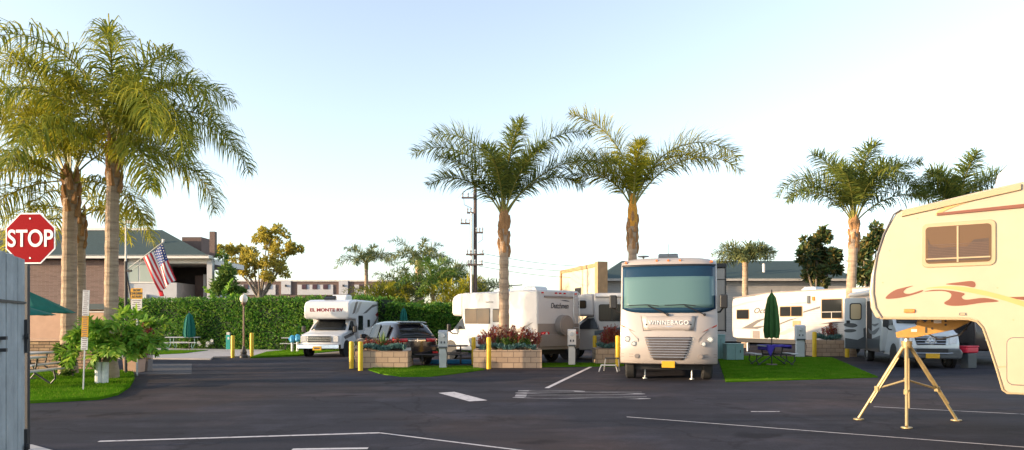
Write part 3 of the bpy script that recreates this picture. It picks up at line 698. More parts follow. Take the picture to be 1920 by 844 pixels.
for pts, m in ((octp((1374, 557), (1420, 553), (1440, 549), (1415, 555), (1374, 560)), 'decal_grey'), (octp((1374, 574), (1400, 566), (1440, 561), (1402, 569), (1374, 577)), 'decal_light'),
               (octp((1390, 616), (1420, 600), (1438, 596), (1420, 606), (1412, 613), (1440, 610), (1420, 617)), 'decal_grey'), (octp((1506, 584), (1538, 574), (1538, 578), (1506, 587)), 'decal_grey'),
               (octp((1458, 608), (1480, 599), (1500, 595), (1480, 602), (1460, 610)), 'decal_grey'), (octp((1455, 628), (1480, 616), (1520, 610), (1490, 619), (1470, 628)), 'decal_light'),
               (octp((1535, 608), (1560, 603), (1590, 604), (1560, 607)), 'decal_grey'), (octp((1470, 570), (1500, 567), (1538, 565), (1500, 570)), 'decal_light')):
    side_poly(oc, 'swoosh', pts, hw, M[m])
t_ = to_(1424); lettering('Octane', .42, oc, (hw + .006, t_ + .35, zo(583, t_)), SIDEX, M['lettering_dark'], 1.25, .3, weight=.006)
b = MB(); t_ = to_(1517); b.box(hw + .03, t_, zo(562, t_), .06, .16, .4); b.build('door_lamp', M['graphite'], oc)
b = MB(); t_ = to_(1526); b.box(hw + .03, t_, zo(560, t_), .06, .14, .2); b.build('porch_light', M['amber'], oc)
b = MB(); t_ = to_(1494); b.box(hw + .015, t_, zo(607, t_), .02, .5, .3); b.build('fridge_vent', M['wood_frame'], oc)
b = MB(); b.box(hw + .012, to_(1392), zo(626, to_(1392)), .02, 1.2, .42); b.build('hatch', M['white'], oc, bevel=.01)
b = MB(); b.box(hw + .014, to_(1418), zo(627, to_(1418)), .02, .5, .4); b.build('hatch', M['taupe'], oc, bevel=.01)
b = MB(); b.box(0, LT / 2, .62, 2.3, LT - .6, .22); b.build('chassis', M['black'], oc)
for y in (5.3, 6.25):
    for s in (1, -1): wheel(oc, s * 1.0, y, .36, .24, s)
roof_ac(oc, 4.6, 3.29, 'silver', .7, 1.0, .24); roof_ac(oc, 2.6, 3.2, 'white', .4, .4, .2)
b = MB(); b.cyl((.9, .9, .0), (.9, .9, .7), .04); b.build('jack', M['alu'], oc)

# ------------------------------------------------------------------ silver van-based motorhome with open door
fd = Vector((-.25, -.968)).normalized(); th_ = heading(*fd); sv = Vector((math.cos(th_), math.sin(th_)))
base = Vector(at(1746, 24.6))
sp = thing('motorhome', 'silver and graphite van-based motorhome with its side door open behind the tripod', 'motorhome', (*base, 0), th_)
# local: nose at y=0, back +y
b = MB(); prof = [(2.3, .40), (.05, .40), (-.02, .62), (0, .95), (.12, 1.22), (.9, 1.55), (1.75, 2.38), (2.3, 2.42)]; n = len(prof); vs = []
xs = [-1, -.93, -.65, 0, .65, .93, 1]
for u in xs:
    for y, z in prof:
        vs.append((u * .98 * (1 - .12 * max(0, (z - 1.2) / 1.2)), y + .22 * abs(u) ** 3 * max(0, 1 - y / 2), z))
fs = [tuple(range(n - 1, -1, -1)), tuple((len(xs) - 1) * n + i for i in range(n))]
for i in range(len(xs) - 1):
    for j in range(n): fs.append((i * n + j, i * n + (j + 1) % n, (i + 1) * n + (j + 1) % n, (i + 1) * n + j))
b.add(vs, fs); b.build('cab', M['silver'], sp, bevel=.05, seg=3)
def spf(x, z):
    y = 0
    for (y0, z0), (y1, z1) in zip(prof[1:], prof[2:]):
        if z0 <= z <= z1: y = y0 + (y1 - y0) * (z - z0) / max(1e-6, z1 - z0); break
    return y + .22 * abs(x / .98) ** 3
def sppatch(name, pts, off, m, par, solid=.02):
    b = MB(); b.add([(x, spf(x, z) - off, z) for x, z in pts], [tuple(range(len(pts)))]); return b.build(name, m, par, solid=solid, ang=0)
g = sppatch('grille', [(-.52, 1.16), (.52, 1.16), (.46, .86), (-.46, .86)], .02, M['black'], sp)
for z, x in ((1.11, .5), (1.01, .48), (.91, .46)):
    b = MB(); b.tube([(-x, spf(x, z) - .05, z), (0, -.01 - .05 + spf(0, z), z), (x, spf(x, z) - .05, z)], .018); b.build('grille_bar', M['chrome'], g)
b = MB(); y_ = spf(0, 1.0) - .08
vs = []
b.tube([(.12 * math.cos(2 * PI * k / 20), y_, 1.01 + .12 * math.sin(2 * PI * k / 20)) for k in range(21)], .014)
for k in range(3):
    a = R(90 + 120 * k); b.cyl((0, y_, 1.01), (.12 * math.cos(a), y_, 1.01 + .12 * math.sin(a)), .022, .006, 6)
b.build('emblem', M['chrome'], g)
for s in (1, -1):
    b = MB(); b.add([(s * .58, spf(.58, .95) - .02, .88), (s * .86, spf(.86, .95) - .02, .93), (s * .93, spf(.93, 1.1) + .08, 1.28), (s * .62, spf(.62, 1.18) - .02, 1.20)], [(0, 1, 2, 3)]); t = b.build('headlight', M['lens'], sp, solid=.05, ang=0)
    mirror(sp, s * .9, 1.2, 1.68, s, .38, .2, .12, 'black', .28)
    wheel(sp, s * .84, .95, .37, .25, s); wheel(sp, s * .95, 4.6, .37, .25, s)
    b = MB(); b.prism(circ(.95, .42, .46, 20), 'x', s * .88, s * .992); b.build('wheel_arch', M['black'], sp, ang=0)
    b = MB(); b.add([(s * .93, 1.15, 1.56), (s * .85, 1.78, 2.25), (s * .85, 2.2, 2.25), (s * .93, 2.2, 1.56)], [(0, 1, 2, 3)]); b.build('cab_window', M['glass'], sp, solid=.05, ang=0)
b = MB(); b.grid(lambda u, v: (lerp(-.84, .84, u) * (1 - .08 * v), lerp(.98, 1.68, v) - .03 + .12 * abs(2 * u - 1) ** 3, lerp(1.64, 2.33, v)), 8, 4); b.build('windshield', M['glass'], sp, solid=.02)
b = MB(); b.prism([(-.95, .36), (.95, .36), (.98, .60), (.9, .74), (-.9, .74), (-.98, .60)], 'y', -.12, .35); b.build('bumper', M['graphite'], sp, bevel=.06)
b = MB(); b.box(0, -.13, .66, 1.0, .03, .12); b.build('bumper_intake', M['black'], sp)
b = MB(); b.tube([(-.9, -.05, .60), (-.5, -.14, .56), (.5, -.14, .56), (.9, -.05, .60)], .02); b.build('bumper_trim', M['chrome'], sp)
b = MB(); b.box(0, -.16, .47, .44, .03, .17); b.build('licence_plate', M['plate'], sp)
b = MB(); b.box(0, .42, 1.405, .6, .04, .04); b.build('bonnet_vent', M['black'], sp)
hb = 1.15
b = MB(); b.prism([(1.9, 1.2), (2.05, 2.45), (2.4, 2.95), (7.3, 2.95), (7.3, .5), (2.2, .5)], 'x', -hb, hb); b.build('body', M['silver'], sp, bevel=.09, seg=3)
side_poly(sp, 'skirt', [(2.22, .49), (7.2, .49), (7.2, .95), (4.6, 1.0), (3.4, .98), (2.12, 1.15)], hb, M['graphite'], .008, -1)
side_poly(sp, 'swoosh', spline([(2.2, 1.45), (2.9, 1.18), (3.7, 1.22), (3.9, 1.42), (3.3, 1.3), (2.6, 1.42)]), hb, M['graphite'], .01, -1)
side_poly(sp, 'swoosh', spline([(2.3, 1.62), (2.9, 1.5), (3.4, 1.6), (2.9, 1.6)]), hb, M['graphite'], .01, -1)
side_window(sp, 5.6, 1.9, .9, .6, hb, -1)
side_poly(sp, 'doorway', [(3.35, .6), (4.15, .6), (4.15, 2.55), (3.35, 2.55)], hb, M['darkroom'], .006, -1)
b = MB(); b.cyl((-hb - .1, 2.6, 2.9), (-hb - .1, 6.6, 2.9), .11, None, 12); b.build('awning', M['white'], sp)
roof_ac(sp, 4.0, 2.95, 'white', .7, 1.0, .28)
# open entry door, hinged on the front edge and swung out
dr = bpy.data.objects.new('entry_door', None)
dm = MB(); dm.prism(rr(-.43, 1.62, .86, 2.15, .07), 'y', -.03, .03); d_ = dm.build('entry_door', M['silver'], sp, bevel=.01)
d_.location = (-hb - .03, 4.2, 0); d_.rotation_euler = (0, 0, R(8))
b = MB(); b.prism(rr(-.43, 2.12, .48, .72, .1), 'y', -.05, .05); wf = b.build('window', M['black'], d_)
b = MB(); b.prism(rr(-.43, 2.12, .40, .64, .08), 'y', -.056, .056); b.build('pane', glass('sunny_pane', (.55, .42, .25), .2), wf)
b = MB(); b.prism([(-.85, .55), (-.01, .55), (-.01, 1.45), (-.12, 1.4), (-.1, 1.05), (-.35, .92), (-.85, 1.0)], 'y', -.036, .036); b.build('graphite_panel', M['graphite'], d_, ang=0)
b = MB(); b.prism(spline([(-.85, 1.62), (-.5, 1.62), (-.35, 1.52), (-.55, 1.44), (-.85, 1.5)]), 'y', -.036, .036); b.prism(spline([(-.84, 1.36), (-.5, 1.37), (-.4, 1.30), (-.6, 1.24), (-.84, 1.25)]), 'y', -.036, .036); b.build('swoosh', M['graphite'], d_, ang=0)
b = MB(); b.box(-.73, -.04, 1.68, .14, .04, .13); b.build('handle', M['black'], d_, bevel=.01)

# ------------------------------------------------------------------ dark coach and red cooler behind the big trailer's arch
q = at(1846, 26.5); dc = thing('coach', 'dark brown vehicle seen through the arch under the cream trailer nose', 'vehicle', (*q, 0), R(-16))
b = MB(); b.prism([(.0, .55), (-.05, 1.2), (.1, 2.2), (.5, 2.7), (7, 2.7), (7, .55)], 'x', -.35, 2.0); b.build('body', mat('dark_brown_paint', (.05, .032, .03), .25, var=.15, coat=.8), dc, bevel=.1, seg=3)
wheel(dc, -.22, 1.3, .42, .28, -1); wheel(dc, 1.8, 1.3, .42, .28, 1)
b = MB(); b.prism(rr(1.4, 1.65, 1.2, .6, .08), 'x', -.36, -.34); b.build('window', M['glass'], dc)
b = MB(); b.box(.8, -.04, 1.0, 1.6, .06, .1); b.build('chrome_strip', M['chrome'], dc)
q = at(1816, 25.0); rc = thing('cooler', 'small red cooler box standing on a crate beside the silver motorhome', 'cooler', (*q, 0), R(20))
b = MB(); b.box(0, 0, .27, .44, .3, .54); b.build('crate', M['graphite'], rc, bevel=.02)
b = MB(); b.box(0, 0, .66, .62, .34, .22); b.build('box', M['redpaint'], rc, bevel=.05)
b = MB(); b.box(0, 0, .79, .64, .36, .05); b.build('lid', M['redpaint'], rc, bevel=.02)

# ------------------------------------------------------------------ cream fifth-wheel trailer in front, right
fd = Vector((-.82, .572)).normalized(); sn = Vector((-fd.y, fd.x)) ; sn = Vector((-.572, -.82)).normalized()
pin = Vector(at(1700, 11.6)); o0 = pin + sn * 1.22                   # point on the near side plane, abreast of the king pin
th_ = heading(*fd)
fw = thing('fifth_wheel_trailer', 'big cream fifth-wheel trailer with brown swirls, its nose resting on the tripod', 'trailer', (*pin, 0), th_)
HF = 1.22
def sp_(px, py):                                       # pixel -> (local y, z) on the near side
    k = (px - 960) / F; t = (o0.x - k * o0.y) / (k * fd.y - fd.x); d = o0.y + t * fd.y
    return (-t, zz(py, d))
out = [sp_(*p) for p in ((1642, 597), (1632, 578), (1629, 548), (1633, 515), (1645, 470), (1663, 428), (1681, 397), (1690, 393), (1760, 377), (1830, 360), (1915, 341))]
ye = out[-1][0]; out += [(ye + .8, out[-1][1] + .06), (9.5, out[-1][1] + .1), (9.5, .62)]
low = [sp_(*p) for p in ((1920, 737), (1888, 737), (1880, 731), (1868, 690), (1852, 640), (1843, 615), (1832, 603), (1815, 598.5), (1740, 598))]
b = MB(); b.prism(out + [(y, z if k else .66) for k, (y, z) in enumerate(low)], 'x', -HF, HF); b.build('body', M['cream'], fw, bevel=.035, seg=3)
def fdecal(name, px, m, sm=5, off=.005):
    p = [sp_(*a) for a in px]; return side_poly(fw, name, spline(p, sm) if sm else p, HF, M[m], off)
fdecal('swirl', [(1660, 559), (1676, 545), (1700, 538), (1712, 536), (1700, 541), (1694, 548), (1705, 551), (1729, 544), (1727, 548), (1700, 556), (1676, 560)], 'decal', 4)
fdecal('swirl', [(1733, 547), (1750, 543.5), (1775, 544), (1808, 550), (1803, 557), (1812, 562), (1845, 558.5), (1873, 565), (1840, 568), (1805, 573), (1780, 573), (1770, 568), (1781, 560), (1783, 551), (1770, 546), (1750, 546)], 'decal', 4)
fdecal('swirl', [(1773, 533), (1800, 529), (1822, 527), (1829, 532), (1826, 539), (1808, 536)], 'decal', 5)
fdecal('swirl', [(1735, 541), (1770, 536.5), (1815, 539), (1870, 551), (1930, 569), (1930, 578), (1870, 560), (1815, 548), (1770, 541)], 'decal_tan', 5)
fdecal('swirl', [(1892, 557), (1930, 556), (1930, 564), (1905, 561)], 'decal', 0)
fdecal('awning_rail', [(1754, 402), (1765, 392), (1790, 383), (1815, 376), (1830, 367), (1822, 377), (1800, 384), (1775, 394), (1760, 403)], 'decal_tan', 4, .012)
fdecal('drip_rail', [(1757, 400), (1935, 381), (1935, 388), (1757, 404.5)], 'decal', 0, .03)
ya, za = sp_(1690, 396); yb, zb = sp_(1915, 344.5)
b = MB(); b.prism([(ya, za - .09), (ya, za), (yb, zb), (yb, zb - .09)], 'x', HF - .03, HF + .035); b.build('roof_edge', M['cream_trim'], fw, bevel=.01)
pts = [sp_(*p) for p in ((1690, 393), (1676, 402), (1657, 440), (1645, 478), (1639, 515), (1638, 550), (1643, 578), (1654, 596))]
b = MB(); b.tube([(HF + .006, y, z) for y, z in pts], .014); b.build('nose_seam', M['decal_grey'], fw)
b = MB(); b.tube([(HF + .002, y, z) for y, z in [sp_(*p) for p in ((1650, 597), (1740, 598), (1815, 598.5), (1832, 603), (1843, 615), (1852, 640), (1868, 690), (1880, 731), (1888, 737), (1920, 738))]], .016); b.build('edge_trim', M['cream_trim'], fw)
y0, z0 = sp_(1737, 494); y1, z1 = sp_(1857, 420)
cy, cz, w_, h_ = (y0 + y1) / 2, (z0 + z1) / 2, y1 - y0, z1 - z0
b = MB(); b.prism(rr(cy, cz, w_ + .13, h_ + .13, .08, 5), 'x', HF - .02, HF + .022); wf = b.build('window', M['cream_trim'], fw, bevel=.008)
b = MB(); b.prism(rr(cy, cz, w_ + .02, h_ + .02, .05, 5), 'x', HF, HF + .028); b.build('pane', glass('tan_pane', (.11, .06, .028), .1), wf)
b = MB(); b.prism([(y0 + .02, z0 + .02), (y1 - .02, z0 + .02), (y1 - .02, z0 + h_ * .62), (y1 - .2, z0 + h_ * .6), (y1 - .28, z0 + h_ * .42), (y0 + .2, z0 + h_ * .40), (y0 + .06, z0 + h_ * .5), (y0 + .02, z0 + h_ * .7)], 'x', HF, HF + .0295); b.build('dark_silhouette', mat('silhouette_brown', (.05, .028, .02), .6, var=.2), wf, ang=0)  # dark brown silhouette shape laid over the lower pane
b = MB(); b.box(HF + .03, cy, cz, .016, .022, h_); b.box(HF + .03, cy, z0 + .06, .014, w_, .02); b.build('mullion', M['cream_trim'], wf)
b = MB()
for k in range(9): b.box(HF + .03, cy, z0 + .08 + k * .024, .004, w_ - .04, .010)
b.build('blind', mat('blind_slats', (.09, .05, .035), .6, var=.2), wf)
yc, zc = sp_(1705, 583); b = MB(); b.prism(rr(yc, zc, .15, .06, .02), 'x', HF - .01, HF + .03); b.build('marker_light', M['amber'], fw, bevel=.008)
yc, zc = sp_(1805, 589); b = MB(); b.prism(rr(yc, zc, .09, .04, .01), 'x', HF - .01, HF + .012); lf = b.build('vent_plate', M['decal_grey'], fw); 
b = MB(); b.prism(rr(yc, zc, .06, .022, .006), 'x', HF, HF + .018); b.build('plate_face', M['cream_trim'], lf)
y0, z0 = sp_(1887, 722); y1, z1 = sp_(1975, 633)
b = MB(); b.prism(rr((y0 + y1) / 2 + .3, (z0 + z1) / 2, y1 - y0 + .6, z1 - z0, .09, 5), 'x', HF, HF + .006); hd_ = b.build('compartment_door', M['decal_grey'], fw)
b = MB(); b.prism(rr((y0 + y1) / 2 + .3, (z0 + z1) / 2, y1 - y0 + .576, z1 - z0 - .024, .08, 5), 'x', HF, HF + .016); b.build('door_face', M['cream'], hd_, bevel=.005)
roof_ac(fw, 1.75, 3.68, 'offwhite', .9, 1.1, .46, .35)
for y in (5.8, 6.8):
    for s in (1, -1): wheel(fw, s * 1.05, y, .36, .24, s)
for px, py in ((1668, 470), (1655, 530), (1720, 410), (1870, 540), (1900, 600)):
    yc, zc = sp_(px, py); b = MB(); b.prism(circ(yc, zc, .012, 8), 'x', HF, HF + .006); b.build('screw_cap', M['cream_trim'], fw)
b = MB(); pts = [sp_(*p) for p in ((1884, 690), (1990, 690))]; b.prism([(pts[0][0] - .05, pts[0][1]), (pts[1][0] + 3, pts[1][1]), (pts[1][0] + 3, pts[1][1] + .014), (pts[0][0] - .05, pts[0][1] + .014)], 'x', HF, HF + .004) if False else None
pts = [sp_(*p) for p in ((1866, 688), (1886, 687.5))]; b.prism([(pts[0][0], pts[0][1] - .012), (pts[1][0], pts[1][1] - .012), (pts[1][0], pts[1][1] + .012), (pts[0][0], pts[0][1] + .012)], 'x', HF, HF + .004); b.build('panel_seam', M['cream_trim'], fw)
b = MB(); q0 = sp_(1835, 606); b.tube([(.2, q0[0] - .1, 1.72), (.35, q0[0] - .25, 1.5), (.2, q0[0] - .55, 1.42), (.05, q0[0] - .8, 1.56), (.0, q0[0] - .9, 1.7)], .013, 6); b.build('trailer_cable', M['black'], fw)
# pin box: two side plates tapering down to the king pin, traced at the trailer's centre line
cen = pin
def pc(px, py):
    k = (px - 960) / F; t = (cen.x - k * cen.y) / (k * fd.y - fd.x); return (-t, zz(py, cen.y + t * fd.y))
pb = [pc(*a) for a in ((1681, 623), (1683, 633), (1715, 633), (1790, 618), (1818, 604), (1830, 596), (1745, 596), (1741, 600), (1735, 606), (1728, 600), (1721, 601), (1720, 611))]
b = MB()
for s in (1, -1): b.prism(pb, 'x', s * .12, s * .16)
b.prism([pb[0], pb[1], pb[2], pb[3], pc(1785, 614), pc(1720, 627)], 'x', -.12, .12)
pbx = b.build('pin_box', M['gold'], fw, bevel=.006)
b = MB()
for px, py, r in ((1749, 602, .018), (1774, 602, .018), (1774, 609, .018), (1749, 616, .018)): b.prism(circ(*pc(px, py), r, 10), 'x', .16, .172)
b.prism([pc(*a) for a in ((1736, 613), (1740, 613), (1740, 624), (1736, 624))], 'x', .16, .164); b.build('bolt', M['black'], pbx)
b = MB(); b.prism([pc(*a) for a in ((1752, 600), (1766, 600), (1766, 606), (1752, 606))], 'x', .16, .166); b.prism([pc(*a) for a in ((1710, 617), (1721, 617), (1721, 622), (1710, 622))], 'x', .16, .166); b.build('sticker', M['signwhite'], pbx)
zp = pc(1700, 633)[1]
b = MB(); b.cyl((0, 0, zp - .06), (0, 0, zp + .02), .04); b.build('king_pin', M['alu'], fw)
# tripod under the king pin
tp = thing('tripod_stand', 'pale gold three-legged steel stand under the cream trailer nose', 'stand', (*pin, 0))
za = zp - .06
b = MB(); b.cyl((0, 0, za - .12), (0, 0, za), .075, .085, 16); b.cyl((0, 0, .72), (0, 0, za - .1), .022, None, 8); b.build('head', M['goldtube'], tp)
b = MB(); b.cyl((0, 0, .69), (0, 0, .75), .045, None, 12); b.build('hub', M['goldtube'], tp)
for px, py in ((1610, 787), (1700, 803), (1793, 789)):
    f = Vector(gp(px, py)) - pin; f3 = Vector((f.x, f.y, .03)); top = Vector((f.x * .07, f.y * .07, za - .1))
    b = MB(); b.cyl(top, top.lerp(f3, .6), .032, None, 12); b.cyl(top.lerp(f3, .58), f3, .024, None, 12); lg = b.build('leg', M['goldtube'], tp)
    b = MB(); b.cyl((f.x, f.y, .004), (f.x, f.y, .02), .085, None, 16); b.build('foot_plate', M['goldtube'], lg)
    b = MB(); k = top.lerp(f3, .58); b.cyl((0, 0, .72), k, .018, None, 8); b.cyl(k + Vector((0, 0, -.04)), k + Vector((0, 0, .04)), .045, None, 10); b.build('brace', M['goldtube'], lg)
    b = MB(); b.cyl(top.lerp(f3, .15) + Vector((.02, -.03, 0)), top.lerp(f3, .78) + Vector((.02, -.035, 0)), .012, None, 6); b.build('adjuster_rod', M['goldtube'], lg)

# ------------------------------------------------------------------ vegetation
GRAV = Vector((0, 0, -1))
def frond(b, base, az, e0, L, bend, ll, droop, n=46, rad=.03, wd=.034, petiole=.17, upk=.35):
    p = Vector(base); N = 16; pts = [p.copy()]; tans = []
    for i in range(N):
        s = (i + .5) / N; e = R(e0 - bend * s ** 1.35); d = Vector((math.cos(e) * math.cos(R(az)), math.cos(e) * math.sin(R(az)), math.sin(e)))
        p = p + d * (L / N); pts.append(p.copy()); tans.append(d)
    b.tube(pts, [rad * (1 - .85 * i / N) for i in range(N + 1)], 5, True, 1)
    for j in range(n):
        s = petiole + (1 - petiole) * (j + random.uniform(-.3, .3)) / n; s = max(.02, min(.999, s)); i = min(N - 1, int(s * N)); q = pts[i].lerp(pts[i + 1], s * N - i); T = tans[i]
        S = T.cross(Vector((0, 0, 1))); S = S.normalized() if S.length > .05 else Vector((1, 0, 0)); U = S.cross(T)
        prof = (math.sin(PI * (.16 + .76 * (s - petiole) / (1 - petiole)))) ** .8
        for sd_ in (1, -1, 0):
            if sd_ == 0:
                if random.random() < .45: continue
                ph = R(random.uniform(50, 130)); sd_ = 1
            else: ph = R(random.uniform(-45, 60))
            d = (S * sd_ * math.cos(ph) + U * math.sin(ph) + T * random.uniform(.45, .85)).normalized()
            ln = ll * prof * random.uniform(.75, 1.1); h = ln / 3
            d2 = (d + GRAV * droop * .55).normalized(); d3 = (d2 + GRAV * droop).normalized()
            a0 = q; a1 = a0 + d * h; a2 = a1 + d2 * h; a3 = a2 + d3 * h
            u = d.cross(U if abs(d.dot(U)) < .9 else T).normalized(); u = (u + Vector((random.uniform(-.4, .4), random.uniform(-.4, .4), random.uniform(-.4, .4)))).normalized() * wd * .5
            b.add([a0 - u * .6, a0 + u * .6, a1 + u, a1 - u, a2 + u * .8, a2 - u * .8, a3], [(0, 1, 2, 3), (3, 2, 4, 5), (5, 4, 6)])
def palm(name, label, loc, htrunk, r0, r1, fronds, ll, droop, leafm='palmleaf', boots=True, lean=0, group=None, n=46, wd=.034, shaft=None, shaftm='orangefib', cat='palm tree', rad=.03, upk=.35):
    t = thing(name, label, cat, (*loc, 0), 0, group)
    K = 26; b = MB(); pts = []; rs = []
    for i in range(K + 1):
        s = i / K; pts.append((lean * s * s, .02 * math.sin(s * 5), htrunk * s)); r = lerp(r0, r1, s) * (1 + .25 * max(0, 1 - s * 12)) * (1 + (.05 if i % 2 else -.03) + random.uniform(-.03, .03)); rs.append(r)
    b.tube(pts, rs, 14); b.build('trunk', M['palmtrunk'], t, ang=0)
    top = Vector(pts[-1])
    if boots:
        b = MB()
        for k in range(16):
            a = k * 2.4; z = htrunk - 1.25 + k * .085; q = Vector((top.x * .93 + math.cos(a) * r1 * .8, math.sin(a) * r1 * .8, z)); e = Vector((math.cos(a) * r1 * 1.3, math.sin(a) * r1 * 1.3, z + random.uniform(.3, .5))) + Vector((top.x * .95, 0, 0))
            b.tube([q, q.lerp(e, .5) + Vector((math.cos(a), math.sin(a), 0)) * .03, e], [r1 * .55, r1 * .42, r1 * .14], 6)
        b.build('frond_boots', M['dryfrond'], t)
    if shaft:
        b = MB(); b.tube([top - Vector((0, 0, .2)), top + Vector((0, 0, shaft * .4)), top + Vector((0, 0, shaft))], [r1 * 1.15, r1 * 1.2, r1 * .5], 12); b.build('crownshaft', M[shaftm], t)
    for f in fronds:
        az, e0, L, bend = f[:4]; b = MB(); off = Vector((math.cos(R(az)), math.sin(R(az)), 0)) * r1 * .5
        frond(b, top + off + Vector((0, 0, (shaft or 0) * .6 + random.uniform(-.2, .12))), az + random.uniform(-4, 4), e0, L, bend, ll * (f[4] if len(f) > 4 else 1), droop, n, rad, wd, upk=upk)
        b.build('frond', [M[leafm], M['rachis']], t, ang=0)
    return t
# two tall, shaggy palms on the left lawn and one behind
fl1 = [(180, 62, 4.6, 95), (160, 70, 4.4, 80), (200, 40, 4.4, 100), (185, 15, 4.3, 85), (215, 70, 4.2, 110), (240, 55, 4.0, 120), (265, 65, 3.9, 130), (285, 50, 3.9, 125), (300, 75, 4.0, 110), (320, 50, 3.8, 120), (345, 70, 4.2, 100), (0, 40, 3.8, 110), (20, 60, 4.0, 105), (60, 70, 4.0, 100), (100, 60, 4.0, 100), (135, 50, 4.0, 105), (180, -10, 3.6, 60), (250, 10, 3.2, 75), (310, 10, 3.2, 75), (225, 20, 3.6, 90), (340, -5, 3.0, 60), (275, 80, 4.2, 100)]
random.seed(5); fl1 = [f for k, f in enumerate(fl1) if k % 4 != 2]
fl1 = [(f[0], min(88, f[1] + 9), f[2] * 1.16, f[3] + 12) for f in fl1]
p1 = gp(128, 703)
palm('palm_tree', 'thick tall palm with shaggy golden crown behind the stop sign on the left lawn', p1, 6.3, .235, .195, fl1, 1.15, 1.25, 'palmleaf_sunlit_gold', True, .1, 'tall palms on the left lawn', 110, .036)
fl2 = [(0, 45, 4.5, 115), (10, 20, 4.2, 95), (-15, 60, 4.7, 120), (25, 72, 4.6, 105), (-30, 35, 4.2, 115), (60, 80, 4.6, 90), (80, 60, 4.2, 110), (110, 72, 4.4, 100), (150, 65, 4.2, 105), (175, 55, 4.0, 115), (200, 70, 4.0, 110), (230, 50, 3.8, 125), (250, 72, 4.2, 115), (275, 60, 4.0, 130), (295, 75, 4.3, 110), (310, 50, 4.0, 125), (330, 72, 4.6, 100), (0, -15, 3.4, 60), (-40, -5, 3.2, 70), (260, 15, 3.2, 80), (30, 0, 3.6, 80), (195, 10, 3.3, 80), (45, 45, 4.3, 110)]
fl2 = [f for k, f in enumerate(fl2) if k % 4 != 1]
fl2 = [(f[0], min(88, f[1] + 10), f[2] * (.98 if f[0] < 40 or f[0] > 320 or f[0] < 0 else 1.2), f[3] + 20) for f in fl2]
p2 = gp(207, 712)
palm('palm_tree', 'slimmer tall palm with drooping green crown between the stop sign and the flag', p2, 6.75, .19, .165, fl2, 1.15, 1.2, 'palmleaf_tall', True, .12, 'tall palms on the left lawn', 110, .036)
p3 = at(150, 24.5)
palm('palm_tree', 'shorter palm hidden behind the thick left palm with hanging fronds', p3, 5.6, .2, .16, [(0, 30, 3.2, 120), (30, 20, 3.0, 110), (330, 25, 3.2, 115), (180, 30, 3.2, 115), (150, 20, 3, 110), (210, 20, 3.1, 110), (270, 40, 3, 120), (90, 50, 3, 120), (345, 0, 2.8, 70), (195, 0, 2.8, 70), (300, 55, 3, 120)], .8, .85, 'palmleaf_sunlit_gold', True, 0, None, 40, .042)
# palm in the long planter
pA = at(945, 25.9)
palm('palm_tree', 'palm with open feathery crown rising from the long red-flowered planter', pA, 5.4, .205, .165,
     [(176, 92, 4.7, 104), (182, 78, 4.7, 110), (190, 62, 3.4, 100, .85), (12, 64, 3.8, 100, .85), (285, 84, 4.2, 90, .8), (100, 80, 3.9, 85, .7), (258, 76, 3.6, 95, .7), (4, 80, 4.9, 88), (356, 54, 4.8, 76), (60, 72, 3.3, 60, .8), (205, 66, 3.4, 70, .8), (310, 70, 3.2, 60, .7)],
     1.02, .4, 'palmleaf', True, .0, 'feathery palms among the parked motorhomes', 135, .036, .75, 'dryfrond', rad=.04)
pB = at(1186, 27.0)
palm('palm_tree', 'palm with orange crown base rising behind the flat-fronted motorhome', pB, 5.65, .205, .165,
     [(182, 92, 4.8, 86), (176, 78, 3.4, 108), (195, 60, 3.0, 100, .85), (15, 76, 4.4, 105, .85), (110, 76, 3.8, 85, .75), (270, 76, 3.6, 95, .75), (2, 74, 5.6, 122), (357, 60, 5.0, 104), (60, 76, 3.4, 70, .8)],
     1.02, .4, 'palmleaf_sunlit_gold', True, .0, 'feathery palms among the parked motorhomes', 135, .036, 1.1, rad=.04)
pC = at(1594, 33.0)
palm('palm_tree', 'palm with spreading crown above the white ribbed trailer and dark trees', pC, 6.35, .24, .19,
     [(180, 76, 5.0, 140), (186, 64, 4.4, 120), (200, 80, 4.2, 70), (90, 80, 4.6, 80), (262, 78, 4.4, 85), (280, 70, 4.0, 95), (20, 78, 4.8, 110), (0, 70, 4.8, 120), (355, 48, 4.3, 88), (320, 76, 4.0, 80), (230, 74, 3.6, 90), (140, 64, 3.8, 90), (60, 66, 4, 90)],
     1.1, .5, 'palmleaf', True, .2, 'feathery palms among the parked motorhomes', 115, .042, .5, 'dryfrond', rad=.04)
pD = at(1792, 33.5)
palm('palm_tree', 'palm crown peeping over the cream trailer roof at right', pD, 6.9, .24, .19,
     [(182, 66, 2.6, 105), (195, 80, 2.8, 90), (270, 84, 3.0, 50), (10, 62, 4.2, 95), (0, 46, 3.9, 92), (150, 70, 2.6, 80), (340, 64, 3.4, 90), (100, 78, 2.8, 70), (60, 60, 3.4, 90)],
     1.0, .5, 'palmleaf', True, .1, 'feathery palms among the parked motorhomes', 110, .042, .5, 'dryfrond', rad=.04)
